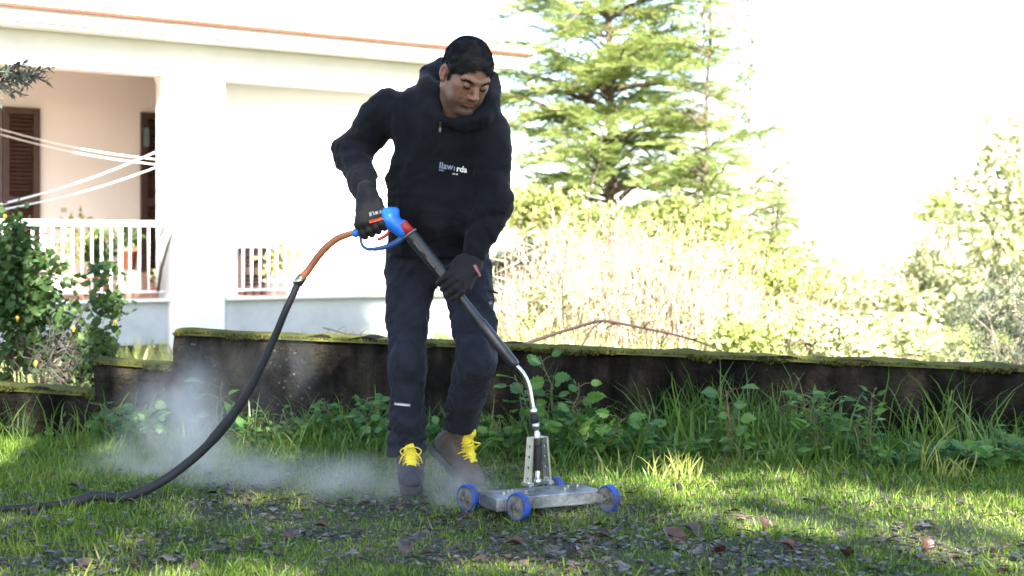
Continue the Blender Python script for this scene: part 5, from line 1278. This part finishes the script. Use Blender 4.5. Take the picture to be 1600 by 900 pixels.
gL, kL = glove(P(737,410,4.94), L0+la*.235, la, -72, .0185, rev=1)
tg = bvh(gR)
patch(573,346,597,339,4.8,5,tg,.0022,'orange_strip',surf('orange_red_rubber',(.35,.05,.02),rough=.6),gR,8,3)
def glove_mark(x, y, w_, hh): patch(x, y, x+w_, y-1.2, 4.8, hh, tg, .002, 'grey_mark', surf('grey_print',(.16,.17,.18),rough=.7), gR, 3, 2)
for (x, y, w_, hh) in ((573,334,4,7),(579,332.5,2,7),(582.5,332,5,5),(589,330,4,6)): glove_mark(x, y, w_, hh)
tgl = bvh(gL)
patch(740,414,750,432,4.8,5,tgl,.002,'pink_highlight_strip',surf('highlight_red',(.30,.10,.10),rough=.6),gL,6,2)  # reddish strip paints the pink highlight on the back of the hand

# boots
def boot(ank, fdir, pitch, mat=None, lr_=.0035):
    fdir = np.array((*fdir, 0.)); fdir /= np.linalg.norm(fdir); sdx = np.array((fdir[1], -fdir[0], 0)); up = np.array((0,0,1.))
    cp, sp_ = math.cos(pitch), math.sin(pitch); f = fdir*cp - up*sp_; u = up*cp + fdir*sp_
    M = np.stack([sdx, f, u], 1); L_ = lambda x, y, z: ank + M @ np.array((x, y, z))
    fb = Field.uni(ank-.26, ank+.26, .004)
    fb.cap(L_(0,-.012,.075), L_(0,-.01,0), .054, .050, .02); fb.cap(L_(0,-.04,-.045), L_(0,.04,-.045), .041, .040, .03)
    fb.cap(L_(0,.0,-.0), L_(0,.10,-.045), .044, .036, .03); fb.cap(L_(-.008,.10,-.052), L_(.008,.10,-.052), .036, .036, .02); fb.cap(L_(0,.10,-.052), L_(0,.165,-.054), .038, .034, .02)
    fb.plane(L_(0,0,-.082), -u, .006); fb.wrinkle(.0012, 60, 23); o = fb.build('boot', mat or MAT_BOOT, person)
    fs_ = Field.uni(ank-.26, ank+.26, .004)
    fs_.cap(L_(0,-.045,-.086), L_(0,.045,-.086), .043, .037, .02); fs_.cap(L_(0,.045,-.086), L_(0,.16,-.084), .040, .042, .03)
    fs_.plane(L_(0,0,-.104), -u, .004); fs_.plane(L_(0,0,-.072), u, .004); fs_.cap(L_(-.06,.035,-.108), L_(.06,.035,-.108), .012, .012, .006, 's'); fs_.build('sole', MAT_SOLE, o)
    ft = Field.uni(ank-.2, ank+.26, .003); ft.cap(L_(0,.03,.035), L_(0,.095,-.010), .024, .019, .01); ft.cap(L_(0,.034,.07), L_(0,.03,.035), .024, .026, .01); ft.wrinkle(.001, 100, 3); ft.build('tongue', MAT_YELLOW, o)
    m = MB()
    for k in range(5):
        y0 = .045+.018*k; z0 = .036-.0155*k
        for s_ in (-1,1): m.tube([L_(-.03*s_,y0-.004,z0-.014), L_(-.012*s_,y0+.012,z0+.008), L_(.012*s_,y0+.016,z0+.006), L_(.03*s_,y0+.008,z0-.02)], lr_, 6)
    for s_ in (-1,1): m.tube(catmull([L_(0,.062,.045), L_(.02*s_,.082,.052), L_(.038*s_,.075,.038), L_(.024*s_,.07,.02), L_(0,.068,.036)], 5), lr_, 6); m.tube(catmull([L_(0,.068,.04), L_(.03*s_,.075,.02), L_(.042*s_,.06,-.01)], 5), .0028, 6)
    m.build('laces', MAT_YELLOW, o, True)
    tc_ = MB(); return o
boot(P(641,733,5.24)*np.array((1,1,0))+np.array((0,0,.112)), (.10,-1.), 0.02, surf('dark_navy_boot', [(0.3,(.018,.018,.026)),(0.7,(.04,.04,.052))], 12, .75, .3, 60), .0024)  # standing boot coloured darker than the stepping one
boot(P(713,688,5.38), (.78,-.62), .62)
